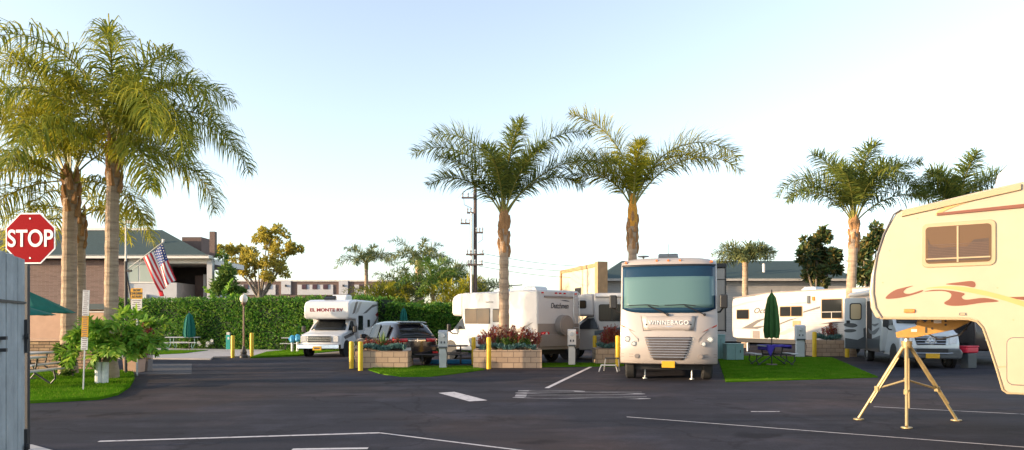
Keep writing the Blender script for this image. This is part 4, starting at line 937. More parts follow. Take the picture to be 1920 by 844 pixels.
# distant palms
def ring(n, e0, L, bend, j=8): return [(360 * k / n + random.uniform(-12, 12), e0 + random.uniform(-j, j) + (25 if k % 3 == 0 else 0), L * random.uniform(.85, 1.1), bend + random.uniform(-12, 12)) for k in range(n)]
pE = at(687, 62); palm('palm_tree', 'thin straight distant palm beside the brown and white building', pE, 6.6, .22, .16, ring(14, 36, 3.0, 88), .85, .6, 'palmleaf_far', False, .0, 'small palms beyond the hedge', 30, .07, .7, 'rachis')
pF = at(786, 58); palm('palm_tree', 'distant palm with brown skirted trunk standing tallest in the palm clump', pF, 6.3, .36, .32, ring(15, 38, 3.0, 85), .8, .6, 'palmleaf_far', False, .0, 'small palms beyond the hedge', 30, .07, .9, 'rachis')
pG = at(1397, 44); palm('palm_tree', 'short pale green palm in front of the grey siding wall', pG, 5.5, .22, .17, ring(26, 46, 2.1, 90), .8, .6, 'palmleaf_far', False, .0, 'small palms beyond the hedge', 34, .05)
for (px, d, h, L, m_, lb) in ((738, 50, 2.6, 2.9, 'palmleaf_sunlit_gold', 'golden low clumping palm at the left end of the palm clump'), (765, 52, 3.6, 2.8, 'palmleaf_far', 'low drooping palm under the brown skirted palm'), (812, 50, 4.2, 2.6, 'bushgreen', 'bright green clumping palm right of the brown skirted palm'),
                           (838, 54, 4.6, 2.4, 'palmleaf_far', 'feathery palm left of the twin utility poles'), (858, 48, 2.8, 2.4, 'palmleaf_sunlit_gold', 'low golden palm just behind the cream motorhome front'), (905, 52, 3.2, 2.3, 'palmleaf_far', 'grey green palm right of the twin utility poles')):
    palm('palm_tree', lb, at(px, d), h, .16, .13, ring(17, 44, L * 1.3, 95, 18), .8, .6, m_, False, .0, 'small palms beyond the hedge', 30, .07)

def leafcloud(b, c, r, n, ln, wd, shell=.45, down=.1):
    c = Vector(c)
    for _ in range(n):
        v = Vector((random.gauss(0, 1), random.gauss(0, 1), random.gauss(0, 1))).normalized(); k = random.uniform(shell, 1) ** .6
        p = c + Vector((v.x * r[0], v.y * r[1], v.z * r[2])) * k * random.uniform(.85, 1.12)
        d = (v + Vector((random.uniform(-1, 1), random.uniform(-1, 1), random.uniform(-1, 1))) + GRAV * down).normalized()
        b.leaf(p, d, ln * random.uniform(.7, 1.3), wd * random.uniform(.7, 1.2))
def tree(name, label, loc, trunk_h, r, blobs, leafm, ln, wd, dens, group=None, cat='tree', down=.2, barkm='bark'):
    t = thing(name, label, cat, (*loc, 0), 0, group); b = MB()
    b.tube([(0, 0, 0), (.05, 0, trunk_h * .5), (0, .05, trunk_h)], [r * 1.25, r, r * .85], 10)
    for (x, y, z, rx, ry, rz) in blobs:
        e = Vector((x, y, z)); s = Vector((0, .05, trunk_h * random.uniform(.75, 1))); m_ = s.lerp(e, .5) + Vector((0, 0, -.25))
        b.tube([s, m_, e], [r * .5, r * .3, r * .1], 6)
    b.build('trunk', M[barkm], t, ang=60); b = MB()
    for (x, y, z, rx, ry, rz) in blobs:
        n = int(dens * rx * rz)
        for _ in range(max(3, int(4 + n / 90))):         # twig clumps inside each blob
            v = Vector((random.gauss(0, .5), random.gauss(0, .5), random.gauss(0, .5))); c = Vector((x + v.x * rx, y + v.y * ry, z + v.z * rz)); k = random.uniform(.22, .42)
            leafcloud(b, c, (rx * k, ry * k, rz * k), 90, ln, wd, .15, down)
    b.build('crown', M[leafm], t, ang=0); return t
def pxblob(lst, d, loc):                                  # (px, py, half width px, half height px) at distance d
    o = []
    for px, py, a, c in lst:
        x, y = at(px, d); o.append((x - loc[0], random.uniform(-1, 1) * a / F * d * .5, zz(py, d), a / F * d, a / F * d, c / F * d))
    return o
lo = at(487, 70)
tree('eucalyptus_tree', 'tall ragged tree with golden leaves above the far brown building', lo, 4.5, .28, pxblob([(470, 480, 30, 26), (500, 452, 26, 20), (535, 455, 20, 20), (490, 500, 34, 22), (525, 490, 24, 22), (455, 505, 24, 18), (510, 440, 16, 12), (547, 470, 12, 12), (440, 465, 14, 14), (420, 470, 14, 10)], 70, lo), 'euca', .40, .19, 170, None)
lo = at(1530, 46)
tree('magnolia_tree', 'dark glossy-leaved tree left of the spreading palm beyond the white trailer', lo, 3.6, .22, pxblob([(1530, 450, 22, 20), (1505, 480, 18, 16), (1545, 485, 26, 22), (1520, 515, 34, 20), (1570, 470, 16, 22), (1565, 515, 24, 22), (1540, 460, 20, 16)], 46, lo), 'magnolia', .42, .2, 190, 'dark trees beyond the white trailer')
lo = at(1628, 44)
tree('magnolia_tree', 'dark tree with golden sunlit top between the spreading palm and the cream trailer', lo, 3.4, .22, pxblob([(1628, 450, 22, 20), (1640, 475, 22, 26), (1615, 490, 18, 24), (1630, 520, 24, 20), (1648, 450, 14, 16)], 44, lo), 'magnolia', .42, .2, 190, 'dark trees beyond the white trailer')
lo = at(420, 46)
tree('shrub_tree', 'pale feathery shrub tree beside the white corner post of the brick building', lo, 2.4, .14, pxblob([(415, 500, 20, 26), (430, 525, 22, 24), (410, 535, 14, 20), (445, 545, 16, 12)], 46, lo), 'bushgreen', .4, .1, 300, None)
pal = at(411, 44); palm('banana_plant', 'bright green arching banana leaves beside the white corner post', pal, 2.2, .12, .1, [(60, 80, 2.6, 30, .4), (0, 70, 2.4, 110, .5), (20, 50, 2.2, 110, .5), (170, 75, 2.0, 40, .4), (300, 60, 2.2, 120, .5), (340, 35, 2.0, 90, .5)], .8, .4, 'lush', False, 0, None, 40, .13, cat='plant')
for px, d, h, lb in ((740, 47, 1.2, 'rounded bush under the golden clumping palm'), (800, 47, 1.5, 'green bush in the middle of the palm clump'), (845, 46, 1.3, 'light green bush behind the cream motorhome nose')):
    lo = at(px, d); tree('bush', lb, lo, 1.8, .06, [(random.uniform(-.4, .4) + dx, 0, 2.0 + h * .2, .9, .8, .8) for dx in (-.8, 0, .8)], 'bushgreen', .3, .12, 420, 'bushes under the palm clump', 'bush')

# hedges
def hedge(label, pa, pb, h, th, n, leafsz=.16):
    a, c = Vector(pa), Vector(pb); L = (c - a).length; ang = math.atan2(c.y - a.y, c.x - a.x)
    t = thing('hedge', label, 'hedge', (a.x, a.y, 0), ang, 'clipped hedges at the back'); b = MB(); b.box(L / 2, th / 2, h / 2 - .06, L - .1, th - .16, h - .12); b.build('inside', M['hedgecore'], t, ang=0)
    b = MB()
    for _ in range(n):
        x = random.uniform(0, L)
        if random.random() < .86:
            z = random.uniform(.05, h); p = Vector((x, random.uniform(-.06, .12), z)); d = Vector((random.uniform(-1, 1), random.uniform(-1.2, .1), random.uniform(-1, .8)))
        else: p = Vector((x, random.uniform(0, th), h + random.uniform(-.12, .06))); d = Vector((random.uniform(-1, 1), random.uniform(-1, 1), random.uniform(0, .9)))
        b.leaf(p + Vector((0, .07 * math.sin(x * 1.7) + .05 * math.sin(p.z * 4 + x), .06 * math.sin(x * 2.3) + .04 * math.sin(x * 5.1))), d, leafsz * random.uniform(.7, 1.5), leafsz * .5 * random.uniform(.7, 1.3))
    b.build('leaves', M['hedge'], t, ang=0); return t
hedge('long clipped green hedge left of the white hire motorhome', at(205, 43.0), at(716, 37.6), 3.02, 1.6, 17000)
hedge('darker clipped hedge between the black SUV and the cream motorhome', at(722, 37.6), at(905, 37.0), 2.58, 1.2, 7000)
t = thing('flowering_plant', 'low white flowers at the hedge foot beside the pale picnic table', 'flowers', (*at(385, 40.6), 0)); b = MB()
for _ in range(90): b.leaf(Vector((random.uniform(-.5, .5), random.uniform(-.2, .2), random.uniform(.05, .55))), Vector((random.uniform(-1, 1), random.uniform(-1, 1), 1)), .16, .05)
b.build('leaves', M['bushgreen'], t, ang=0)
for _ in range(7):
    b = MB(); x, y, z = random.uniform(-.5, .5), random.uniform(-.25, .1), random.uniform(.25, .6)
    for k in range(12): b.leaf(Vector((x, y, z)), Vector((math.cos(k), -.4, math.sin(k))), .12, .1)
    b.build('flower_head', M['whiteflower'], t, ang=0)

# planters with plants
def planter(label, px0, px1, py, h, depth, group='block planters between the stalls'):
    a, c = gp(px0, py), gp(px1, py); L = c[0] - a[0]; q = ((a[0] + c[0]) / 2, a[1] + depth / 2)
    t = thing('brick_planter', label, 'planter', (*q, 0), 0, group); b = MB(); k = .15
    for x, y, sx, sy in ((0, -depth / 2 + k / 2, L, k), (0, depth / 2 - k / 2, L, k), (-L / 2 + k / 2, 0, k, depth - 2 * k - .004), (L / 2 - k / 2, 0, k, depth - 2 * k - .004)): b.box(x, y, h / 2, sx, sy, h)
    b.build('block_wall', M['block'], t, bevel=.012); b = MB(); b.box(0, 0, h - .1, L - 2 * k + .02, depth - 2 * k + .02, .1); b.build('soil', M['soil'], t)
    return q, L, h
def bush_red(label, q, L, z, n, spread=.5, hgt=.6, name='red_shrub', m='redleaf', group='red-leaved shrubs in the planters'):
    t = thing(name, label, 'shrub', (q[0], q[1], z), 0, group); b = MB(); s = MB()
    for _ in range(n):
        x = random.uniform(-L / 2, L / 2); y = random.uniform(-spread, spread); hh = hgt * random.uniform(.5, 1.1) * (1 - .35 * (2 * x / max(L, .1)) ** 2)
        tip = Vector((x * 1.12, y, hh)); s.tube([(x * .9, y * .6, 0), tip], [.012, .006], 4, False)
        for k in range(26):
            v = Vector((random.gauss(0, .5), random.gauss(0, .5), random.gauss(.3, .6))); f = random.uniform(.35, 1)
            b.leaf(Vector((x * .9, y * .6, 0)).lerp(tip, f) + Vector((random.gauss(0, .03), random.gauss(0, .03), 0)), v, random.uniform(.07, .13), .045)
    s.build('stems', M['bark'], t); b.build('leaves', M[m], t, ang=0)
def succ(label, q, L, z, n, dy=-.35, hgt=.2):
    t = thing('blue_succulent', label, 'plant', (q[0], q[1] + dy, z), 0, 'blue-grey succulents in the planters'); b = MB()
    for _ in range(n):
        x, y = random.uniform(-L / 2, L / 2), random.uniform(-.14, .22)
        for k in range(12):
            a = random.uniform(0, 2 * PI); b.leaf(Vector((x, y, random.uniform(-.02, hgt * .4) + .1 * math.sin(x * 3) ** 2)), Vector((math.cos(a), math.sin(a), random.uniform(.5, 2))), hgt * random.uniform(.5, .9), .04)
    b.build('leaves', M['bluesuc'], t, ang=0)
def spiky(label, q, z, n=34, ln=.7, group='spiky plants in the planters'):
    t = thing('spiky_plant', label, 'plant', (q[0], q[1], z), 0, group); b = MB()
    for k in range(n):
        a = k * 2.4; e = random.uniform(.5, 1.5); d = Vector((math.cos(a) * math.cos(e), math.sin(a) * math.cos(e), math.sin(e))); l_ = ln * random.uniform(.7, 1.1); u = Vector((-math.sin(a), math.cos(a), 0)) * .03
        m_ = d * l_ * .55; tip = d * l_ + GRAV * .12 * (1.6 - e); b.add([-u * .6, u * .6, m_ + u, m_ - u, tip], [(0, 1, 2, 3), (3, 2, 4)])
    b.build('leaves', M['agave'], t, ang=0)
q, L, h = planter('block planter with red shrubs and spiky plants beside the black SUV', 666, 765, 690.5, .62, 1.3)
bush_red('low red shrub at the right of the planter beside the black SUV', (q[0] + .38, q[1] + .1), .8, h, 34, .3, .42); bush_red('low red shrub at the left of the planter beside the black SUV', (q[0] - .45, q[1] + .15), .8, h, 30, .3, .42)
spiky('spiky green plant in the planter beside the black SUV', (q[0] - .1, q[1]), h, 40, .75); spiky('smaller spiky plant towards the rear of the SUV-side planter', (q[0] + .35, q[1] + .35), h, 26, .62)
succ('blue-grey succulents spilling along the SUV-side planter', q, L * .85, h, 150)
q, L, h = planter('long block planter under the feathery palm', 887, 1016, 690.5, .66, 1.7)
bush_red('wide red and maroon shrub around the palm foot in the long planter', (q[0] + .05, q[1] - .1), 2.1, h, 110, .55, .85)
spiky('green strappy plant in the left half of the long planter', (q[0] - .4, q[1] - .3), h, 40, .55); bush_red('orange-green shrub at the front of the long planter', (q[0] + .3, q[1] - .45), 1.0, h, 40, .2, .5, 'mixed_shrub', 'bushgreen', None)
succ('blue-grey succulents along the front of the long planter', q, L * .8, h, 110, -.6)
q, L, h = planter('small pale block planter left of the flat-fronted motorhome', 1117, 1166, 683, .62, 1.2)
bush_red('tall rusty red shrub in the small planter by the flat-fronted motorhome', (q[0] + .15, q[1]), .7, h, 46, .25, .95); succ('blue-grey succulents in the small planter by the flat-fronted motorhome', q, L * .8, h, 50)
q, L, h = planter('block planter in front of the white ribbed trailer', 1530, 1588, 668.5, .78, 1.2)
bush_red('thin reddish shrub in the planter by the white ribbed trailer', (q[0] + .25, q[1]), .9, h, 26, .25, .8); succ('teal succulents in the planter by the white ribbed trailer', q, L * .8, h, 70, -.3, .26)
# left pot group
q = gp(252, 698); t = thing('square_pot', 'square beige pot with reddish shrub beside the left lawn', 'pot', (*q, 0), 0, 'square pots beside the lawn'); b = MB(); b.prism([(-.22, 0), (.22, 0), (.27, .45), (-.27, .45)], 'y', -.24, .24); b.build('pot', M['stucco_pink'], t, bevel=.015); b = MB(); b.box(0, 0, .43, .46, .42, .06); b.build('soil', M['soil'], t)
bush_red('bronze leaved shrub in the square beige pot', (q[0], q[1]), .7, .44, 60, .3, 1.1, 'pot_shrub', 'redleaf', None)
q = gp(274, 696); t = thing('square_pot', 'smaller dark pot beside the short yellow bollard', 'pot', (*q, 0), 0, 'square pots beside the lawn'); b = MB(); b.prism([(-.13, 0), (.13, 0), (.16, .4), (-.16, .4)], 'y', -.15, .15); b.build('pot', M['taupe'], t, bevel=.015); b = MB(); b.box(0, 0, .39, .26, .24, .05); b.build('soil', M['soil'], t)
bush_red('tall pink-leaved cordyline beside the short yellow bollard', (q[0], q[1]), .45, .4, 60, .22, 1.25, 'cordyline', 'redleaf', None)

# lush small tree with whitewashed stems
q = gp(186, 722); t = thing('small_tree', 'lush leafy small tree with whitewashed stems in front of the slimmer palm', 'tree', (*q, 0)); b = MB()
stems = [((-.02, 0), (.02, .1)), ((.12, .05), (.72, .05)), ((.04, .12), (.5, .45))]
for (x, y), (x2, y2) in stems: b.tube([(x, y, 0), (x * 1.2, y, .62)], [.085, .08], 10)
b.build('painted_stems', M['whitewash'], t); b = MB()
for (x, y), (x2, y2) in stems: b.tube([(x * 1.2, y, .61), (lerp(x, x2, .5), lerp(y, y2, .5), 1.05), (x2, y2, 1.6)], [.07, .055, .04], 8)
b.build('stems', M['bark'], t); b = MB()
for k in range(74):
    az = random.uniform(0, 360); c = random.choice(stems)[1]; r_ = random.uniform(.1, 1.0); bx, by = c[0] * 1.05 + math.cos(R(az)) * r_ * .45, c[1] + math.sin(R(az)) * r_ * .5
    frond(b, (bx, by, random.uniform(1.1, 1.75) - r_ * .25), az, random.uniform(0, 60), random.uniform(.55, .95), random.uniform(70, 120), .34, .35, 13, .01, .075, .25)
b.build('crown', [M['lush'], M['rachis']], t, ang=0)
q = gp(108, 706); tree('leafy_shrub', 'loose green shrub at the foot of the thick left palm', (q[0] + .75, q[1] - .5), .4, .03, [(0, 0, .6, .28, .25, .4), (.05, 0, 1.1, .26, .25, .35)], 'bushgreen', .18, .08, 900, None, 'shrub', .6)

# ------------------------------------------------------------------ buildings
def bx(name, m, par, x0, x1, y0, y1, z0, z1, bevel=0):
    b = MB(); b.box((x0 + x1) / 2, (y0 + y1) / 2, (z0 + z1) / 2, x1 - x0, y1 - y0, z1 - z0); return b.build(name, m, par, bevel=bevel)
D = 46.0
def bxp(name, m, par, px0, px1, py0, py1, y0=0, y1=.3, d=D, o=0):
    return bx(name, m, par, (px0 - 960) / F * d - o, (px1 - 960) / F * d - o, y0, y1, zz(py1, d), zz(py0, d))
ox = at(200, D)[0]
bd_ = thing('brick_building', 'two-storey brick building with green hip roof behind the two tall palms', 'building', (ox, D, 0))
bxp('upper_wall', M['brick'], bd_, -400, 240, 488, 571, 0, 9, D, ox)
bxp('white_wall', M['stucco_white'], bd_, 240, 331, 530, 640, .02, 9, D, ox)
bxp('lintel', M['fascia'], bd_, 240, 392, 484, 494, .03, 6, D, ox)
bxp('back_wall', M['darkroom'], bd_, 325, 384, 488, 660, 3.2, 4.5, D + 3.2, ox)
bxp('partition', M['stucco_brown'], bd_, 332, 356, 512, 640, 2.6, 2.8, D, ox)
bxp('opening_door', M['fascia'], bd_, 351, 356, 510, 640, 2.4, 2.55, D, ox)
bxp('corner_post', M['stucco_white'], bd_, 389, 399, 484, 640, -.1, .25, D, ox)
kx = (399 - 960) / F; b = MB(); b.prism([(kx * D - ox, .28), (kx * (D + 9) - ox - .05, 9), (kx * (D + 9) - ox - .3, 9), (kx * D - ox - .22, .28)], 'z', 0, zz(488, D)); b.build('side_wall', M['stucco_brown'], bd_, ang=0)
bxp('balcony_wall', M['stucco_white'], bd_, 331, 392, 572, 640, .02, .2, D, ox)
f_ = bxp('window', M['fascia'], bd_, 238, 312, 492, 531, -.03, .2, D, ox); bxp('pane', M['glass_pale'], f_, 241, 260, 495, 528, -.05, .1, D, ox); bxp('pane', M['glass_pale'], f_, 263, 310, 495, 528, -.05, .1, D, ox)
bxp('fascia', M['fascia'], bd_, -420, 400, 480, 486, -.7, .0, D, ox)
bxp('storey_band', mat('dark_teal_band', (.05, .075, .08), .7, var=.1), bd_, -400, 240, 570, 580, -.5, .0, D, ox)
bxp('lower_wall', M['stucco_pink'], bd_, -400, 240, 580, 660, .35, 9, D, ox)
e = zz(481, D); rz_ = e + 2.35
xl, xr = (-420 - 960) / F * D - ox, (400 - 960) / F * D - ox
b = MB(); vs = [(xl, -.75, e), (xr, -.75, e), (xr - 5.4, 11, e), (xl, 11, e), (xl, 4.2, rz_), (xr - 5.6, 4.2, rz_), (xl, 5.2, rz_), (xr - 6, 5.2, rz_)]
b.add(vs, [(0, 1, 5, 4), (1, 2, 7, 5), (2, 3, 6, 7), (4, 5, 7, 6), (0, 4, 6, 3), (3, 2, 1, 0)]); b.build('roof', M['roofgreen'], bd_, ang=0)
bx('roof_cap', M['fascia'], bd_, xl, xr - 6.6, 4.0, 5.4, rz_ - .05, rz_ + .12)
bxp('parapet_post', M['stucco_brown'], bd_, 389, 399, 433, 482, .3, .65, D, ox)
bxp('roof_box', M['stucco_brown'], bd_, 347, 383, 446, 478, 6.5, 8, D + 7, ox)
bxp('wall_unit', M['galv'], bd_, 268, 278, 552, 563, -.25, .0, D, ox)
b = MB(); b.cyl((3.0, 1.6, e + .85), (3.0, 1.6, e + 1.35), .09); b.build('roof_vent', M['galv'], bd_)
b = MB(); b.cyl((-.5, 2.2, e + 1.15), (-.5, 2.2, e + 1.65), .09); b.build('roof_vent', M['galv'], bd_)
b = MB(); b.cyl(((236 - 960) / F * D - ox, -.06, 0), ((236 - 960) / F * D - ox, -.06, e - .1), .06); b.build('downpipe', M['fascia'], bd_)
# stone wall in front of it
q0, q1 = at(-500, 24.2), at(172, 24.2)
sw = thing('stone_wall', 'low stacked stone wall with cap behind the left picnic tables', 'wall', (q0[0], 24.2, 0))
bx('wall', M['stone'], sw, 0, q1[0] - q0[0], 0, .4, 0, 1.0); bx('cap', M['stucco_pink'], sw, -.05, q1[0] - q0[0] + .05, -.05, .45, 1.003, 1.08, .01)
pw = thing('stucco_wall', 'plain pink stucco wall rising behind the stone wall', 'wall', (q0[0], 26.5, 0)); bx('wall', M['stucco_pink'], pw, 0, q1[0] - q0[0] - .9, 0, .25, 0, 2.05); bx('coping', M['fascia'], pw, -.02, q1[0] - q0[0] - .88, -.03, .28, 2.053, 2.1)
# far brown and white building
D2 = 95.0; ox = at(580, D2)[0]
fb = thing('commercial_building', 'long brown and white flat-roofed building far behind the hedge', 'building', (ox, D2, 0))
bxp('wall', M['stucco_brown'], fb, 380, 740, 527, 625, 0, 12, D2, ox)
bxp('parapet', M['fascia'], fb, 378, 742, 525, 528, -.15, 12, D2, ox)
for x0, x1 in ((395, 517), (558, 625), (665, 735)): bxp('white_panel', M['stucco_white'], fb, x0, x1, 534, 553, -.12, .05, D2, ox)
for x0, x1 in ((528, 546), (636, 653)):
    bxp('white_bay', M['stucco_white'], fb, x0, x1, 526.5, 552, -.22, .05, D2, ox); bxp('bay_lamp', M['iron'], fb, (x0 + x1) / 2 - 1.2, (x0 + x1) / 2 + 1.2, 534, 538, -.4, -.2, D2, ox)
for x in (462, 483, 503, 571, 591, 611, 678, 698, 722):
    wf = bxp('window', M['decal_grey'], fb, x - 4.6, x + 4.6, 533, 542.5, -.2, .0, D2, ox); bxp('pane', mat('plum_pane', (.07, .03, .04), .3, var=.2), wf, x - 3.8, x + 3.8, 533.8, 541.8, -.24, .0, D2, ox)
# right: cream parapet building and green roofed building
D3 = 50.0; ox = at(1300, D3)[0]
gb = thing('green_roof_building', 'grey sided building with dark green roof behind the motorhomes at right', 'building', (ox, D3, 0))
bxp('wall', M['siding'], gb, 1125, 1600, 524, 640, 0, 10, D3, ox); bxp('fascia', M['fascia'], gb, 1120, 1610, 523, 527, -.6, 0, D3, ox)
e = zz(524, D3); xl, xr = (1118 - 960) / F * D3 - ox, (1612 - 960) / F * D3 - ox
b = MB(); vs = [(xl, -.65, e), (xr, -.65, e), (xr, 11, e), (xl, 11, e), (xl + 2.6, 4.5, e + 1.75), (xr - 2, 4.5, e + 1.75), (xr - 2, 5.5, e + 1.75), (xl + 2.6, 5.5, e + 1.75)]
b.add(vs, [(0, 1, 5, 4), (1, 2, 6, 5), (2, 3, 7, 6), (3, 0, 4, 7), (4, 5, 6, 7), (3, 2, 1, 0)]); b.build('roof', M['roofgreen'], gb, ang=0)
b = MB(); b.cyl((5.6, 1.2, e + .3), (5.6, 1.2, e + 1.25), .1); b.build('vent_pipe', M['fascia'], gb)
A, B = Vector(at(1054, 52.0)), Vector(at(1118, 45.5)); L = (B - A).length
cb = thing('parapet_building', 'cream stucco wall with timber edge posts behind the cream motorhome', 'building', (A.x, A.y, 0), math.atan2(B.y - A.y, B.x - A.x))
zt = zz(496, 46)
bx('wall', M['stucco_cream'], cb, 0, L, 0, .5, 0, zt - .2); bx('top_beam', M['wood_frame'], cb, -.1, L, -.06, .56, zt - .197, zt + .05)
bx('edge_post', M['wood_frame'], cb, L + .003, L + .5, -.1, .6, 0, zt + .12); bx('edge_post', M['wood_frame'], cb, -.3, -.003, -.1, .6, 0, zt - .0)
wf = bx('window', M['decal_grey'], cb, L * .42, L * .60, -.05, .05, 3.0, 4.1); bx('pane', M['glass'], wf, L * .43, L * .59, -.07, .0, 3.06, 4.04)

# ------------------------------------------------------------------ poles, lamp, signs
def utility_pole(label, px, d, top, r, arms):
    t = thing('utility_pole', label, 'utility pole', (*at(px, d), 0), 0, 'twin utility poles'); b = MB(); b.cyl((0, 0, 0), (0, 0, top), r, r * .75, 10); b.build('pole', M['pole'], t)
    for (x0, x1, y) in arms:
        z = zz(y, d); a, c = (x0 - px) / F * d, (x1 - px) / F * d; b = MB(); b.box((a + c) / 2, -.2, z, c - a, .1, .1); am = b.build('crossarm', M['pole'], t); b = MB()
        for k in range(3):
            x = lerp(a, c, .08 + .42 * k); b.lathe([(.03, z + .05), (.06, z + .12), (.03, z + .18), (.07, z + .24), (.02, z + .36)], 8, x, -.2)
        b.build('insulator', M['galv'], am)
    return t
D4 = 45.0
t = utility_pole('taller thick utility pole rising into the feathery palm crown', 891, D4, zz(338, D4), .145, [(866, 890, 372), (893, 906, 437), (874, 908, 478), (876, 906, 497)])
b = MB(); b.cyl((-.24, -.12, 2.6), (-.24, -.12, zz(400, D4)), .07); b.build('conduit', M['galv'], t)
b = MB(); b.tube([(-.75, -.2, zz(372, D4)), (-.7, -.2, zz(385, D4)), (-.2, -.2, zz(392, D4))], .015, 4); b.tube([(.45, -.2, zz(437, D4)), (.5, -.2, zz(450, D4)), (.2, -.2, zz(456, D4))], .015, 4); b.build('drop_cable', M['black'], t)
t = utility_pole('shorter slim utility pole standing left of the thick one', 883, D4 + .8, zz(395, D4), .095, [(864, 883, 420), (876, 890, 400)])
for y0, y1, lb in ((474, 500, 'upper thin overhead wire right of the utility poles'), (490, 508, 'middle overhead wire right of the utility poles'), (499, 521, 'lowest dark overhead wire right of the utility poles')):
    a = Vector((*at(898, D4), zz(y0, D4))); c = Vector((*at(1130, 52.5), zz(y1, 52.5))); b = MB(); b.tube([a.lerp(c, k / 10) - Vector((0, 0, .25 * math.sin(PI * k / 10))) for k in range(11)], .016, 4)
    tag(b.build('overhead_wire', M['black'], None), lb, 'wire', 'overhead wires')
q = gp(457, 671); lp = thing('lamp_post', 'dark lamp post with white globe between two yellow bollards', 'street lamp', (*q, 0)); b = MB()
b.lathe([(.19, 0), (.19, .1), (.13, .18), (.15, .26), (.08, .42), (.05, .55)], 14); b.build('base', M['iron'], lp)
b = MB(); b.cyl((0, 0, .5), (0, 0, 2.45), .042, .036, 12); b.lathe([(.04, 2.44), (.1, 2.5), (.11, 2.56), (.07, 2.58)], 14); b.build('post', M['ironbrown'], lp)
b = MB(); b.lathe([(.07, 2.57), (.14, 2.62), (.175, 2.72), (.17, 2.82), (.12, 2.91), (.05, 2.95), (.02, 3.0)], 18); b.build('globe', M['opal'], lp)
# stop sign
q = at(57, 9.0); ss = thing('stop_sign', 'red octagonal STOP sign above the board gate', 'sign', (*q, 0), R(-2)); zc = zz(447, 9); rr_ = .335 / math.cos(R(22.5))
oct_ = lambda r_: [(r_ * math.cos(R(22.5 + 45 * k)), zc + r_ * math.sin(R(22.5 + 45 * k))) for k in range(8)]
b = MB(); b.prism(oct_(rr_), 'y', 0, .006); pl = b.build('panel', M['lettering_white'], ss, ang=0)
b = MB(); b.prism(oct_(rr_ * .945), 'y', -.003, .002); b.build('red_field', M['stopred'], pl, ang=0)
lettering('STOP', .315, ss, (0, -.005, zc - .012), FRONT, M['lettering_white'], .82, weight=.005)
b = MB(); b.prism(circ(0, zc + .26, .012, 10), 'y', -.008, 0); b.prism(circ(0, zc - .26, .012, 10), 'y', -.008, 0); b.build('bolt', M['alu'], ss)
b = MB(); b.box(-.08, .035, (zc + .2) / 2, .06, .05, zc + .2); b.build('post', M['iron'], ss)
# board gate at the very left
A, B = Vector((-3.206, 4.5)), Vector((-2.6, 3.1)); L = (B - A).length
gt = thing('board_gate', 'weathered blue-grey board gate at the left edge of the picture', 'gate', (A.x, A.y, 0), math.atan2(B.y - A.y, B.x - A.x) + R(90))
# local: boards run along -y ; face towards +x
b = MB(); wbd = .085
k = 0
while k * wbd < L:
    h_ = 2.11 + random.uniform(-.006, .006); b.box(-.03 + random.uniform(-.003, .003), -(k + .5) * wbd, h_ / 2 + .02, .05, wbd - .005, h_); k += 1
b.build('boards', mat('weathered_blue_board', (.33, .36, .37), .85, var=.3, scale=4, bst=.5, bsc=35), gt, bevel=.004)
b = MB(); b.box(.0, -L / 2 + .1, 1.84, .014, L - .22, .014); b.build('dark_slit', M['iron'], gt)  # thin dark strip drawn for the dark slit across the boards
for z in (1.62, .9, .35):
    b = MB(); b.box(.005, -.012, z, .02, .025, .22); b.cyl((.015, -.05, z), (.03, -.05, z), .02); b.build('hinge', M['iron'], gt)
b = MB(); b.box(.01, -L * .36, 1.62, .03, .04, .02); b.box(.01, -L * .36, 1.55, .03, .035, .02); b.build('latch', M['iron'], gt)
# narrow sign on the lawn
q = gp(155, 735); ns = thing('narrow_sign', 'tall narrow white and amber sign on a thin post on the left lawn', 'sign', (*q, .0), R(4)); ns.rotation_euler = (0, R(2.0), R(4)); d_ = q[1]
b = MB(); b.box(0, .02, (zz(655, d_)) / 2 + .2, .03, .02, zz(655, d_) + .6); b.build('post', M['galv'], ns)
for y0, y1, m_ in ((544, 592, 'signwhite'), (593, 632, 'signamber'), (633, 656, 'signwhite')):
    z0, z1 = zz(y1, d_), zz(y0, d_); b = MB(); b.box(0, 0, (z0 + z1) / 2, .155, .012, z1 - z0); p_ = b.build('panel', M[m_], ns); b = MB(); n_ = int((z1 - z0) / .045)
    for k in range(n_): b.box(random.uniform(-.01, .01), -.008, z0 + (k + .5) * (z1 - z0) / n_, random.uniform(.07, .12), .003, .016)
    b.build('print', M['signgrey'], p_)
# slow sign
q = at(256, 21.5); sg = thing('warning_sign', 'amber SLOW CHILDREN AT PLAY sign above a white notice near the flag', 'sign', (*q, 0)); d_ = 21.5
b = MB(); b.box(-.0, .03, 1.2, .05, .04, 2.4); b.build('post', M['galv'], sg)
b = MB(); b.prism(rr(0, zz(550.5, d_), .37, .335, .03), 'y', 0, .012); p_ = b.build('amber_panel', M['signamber'], sg)
for k, s_ in enumerate(('SLOW', 'CHILDREN', 'AT PLAY')): lettering(s_, .1, p_, (0, -.003, zz(550.5, d_) + .1 - k * .1), FRONT, M['lettering_dark'], .8, weight=.002)
b = MB(); b.box(0, .006, zz(571.5, d_), .34, .012, .36); p_ = b.build('white_panel', M['signwhite'], sg); b = MB()
for k in range(5): b.box(0, -.002, zz(571.5, d_) + .13 - k * .062, random.uniform(.18, .28), .003, .02)
b.build('print', M['signgrey'], p_)
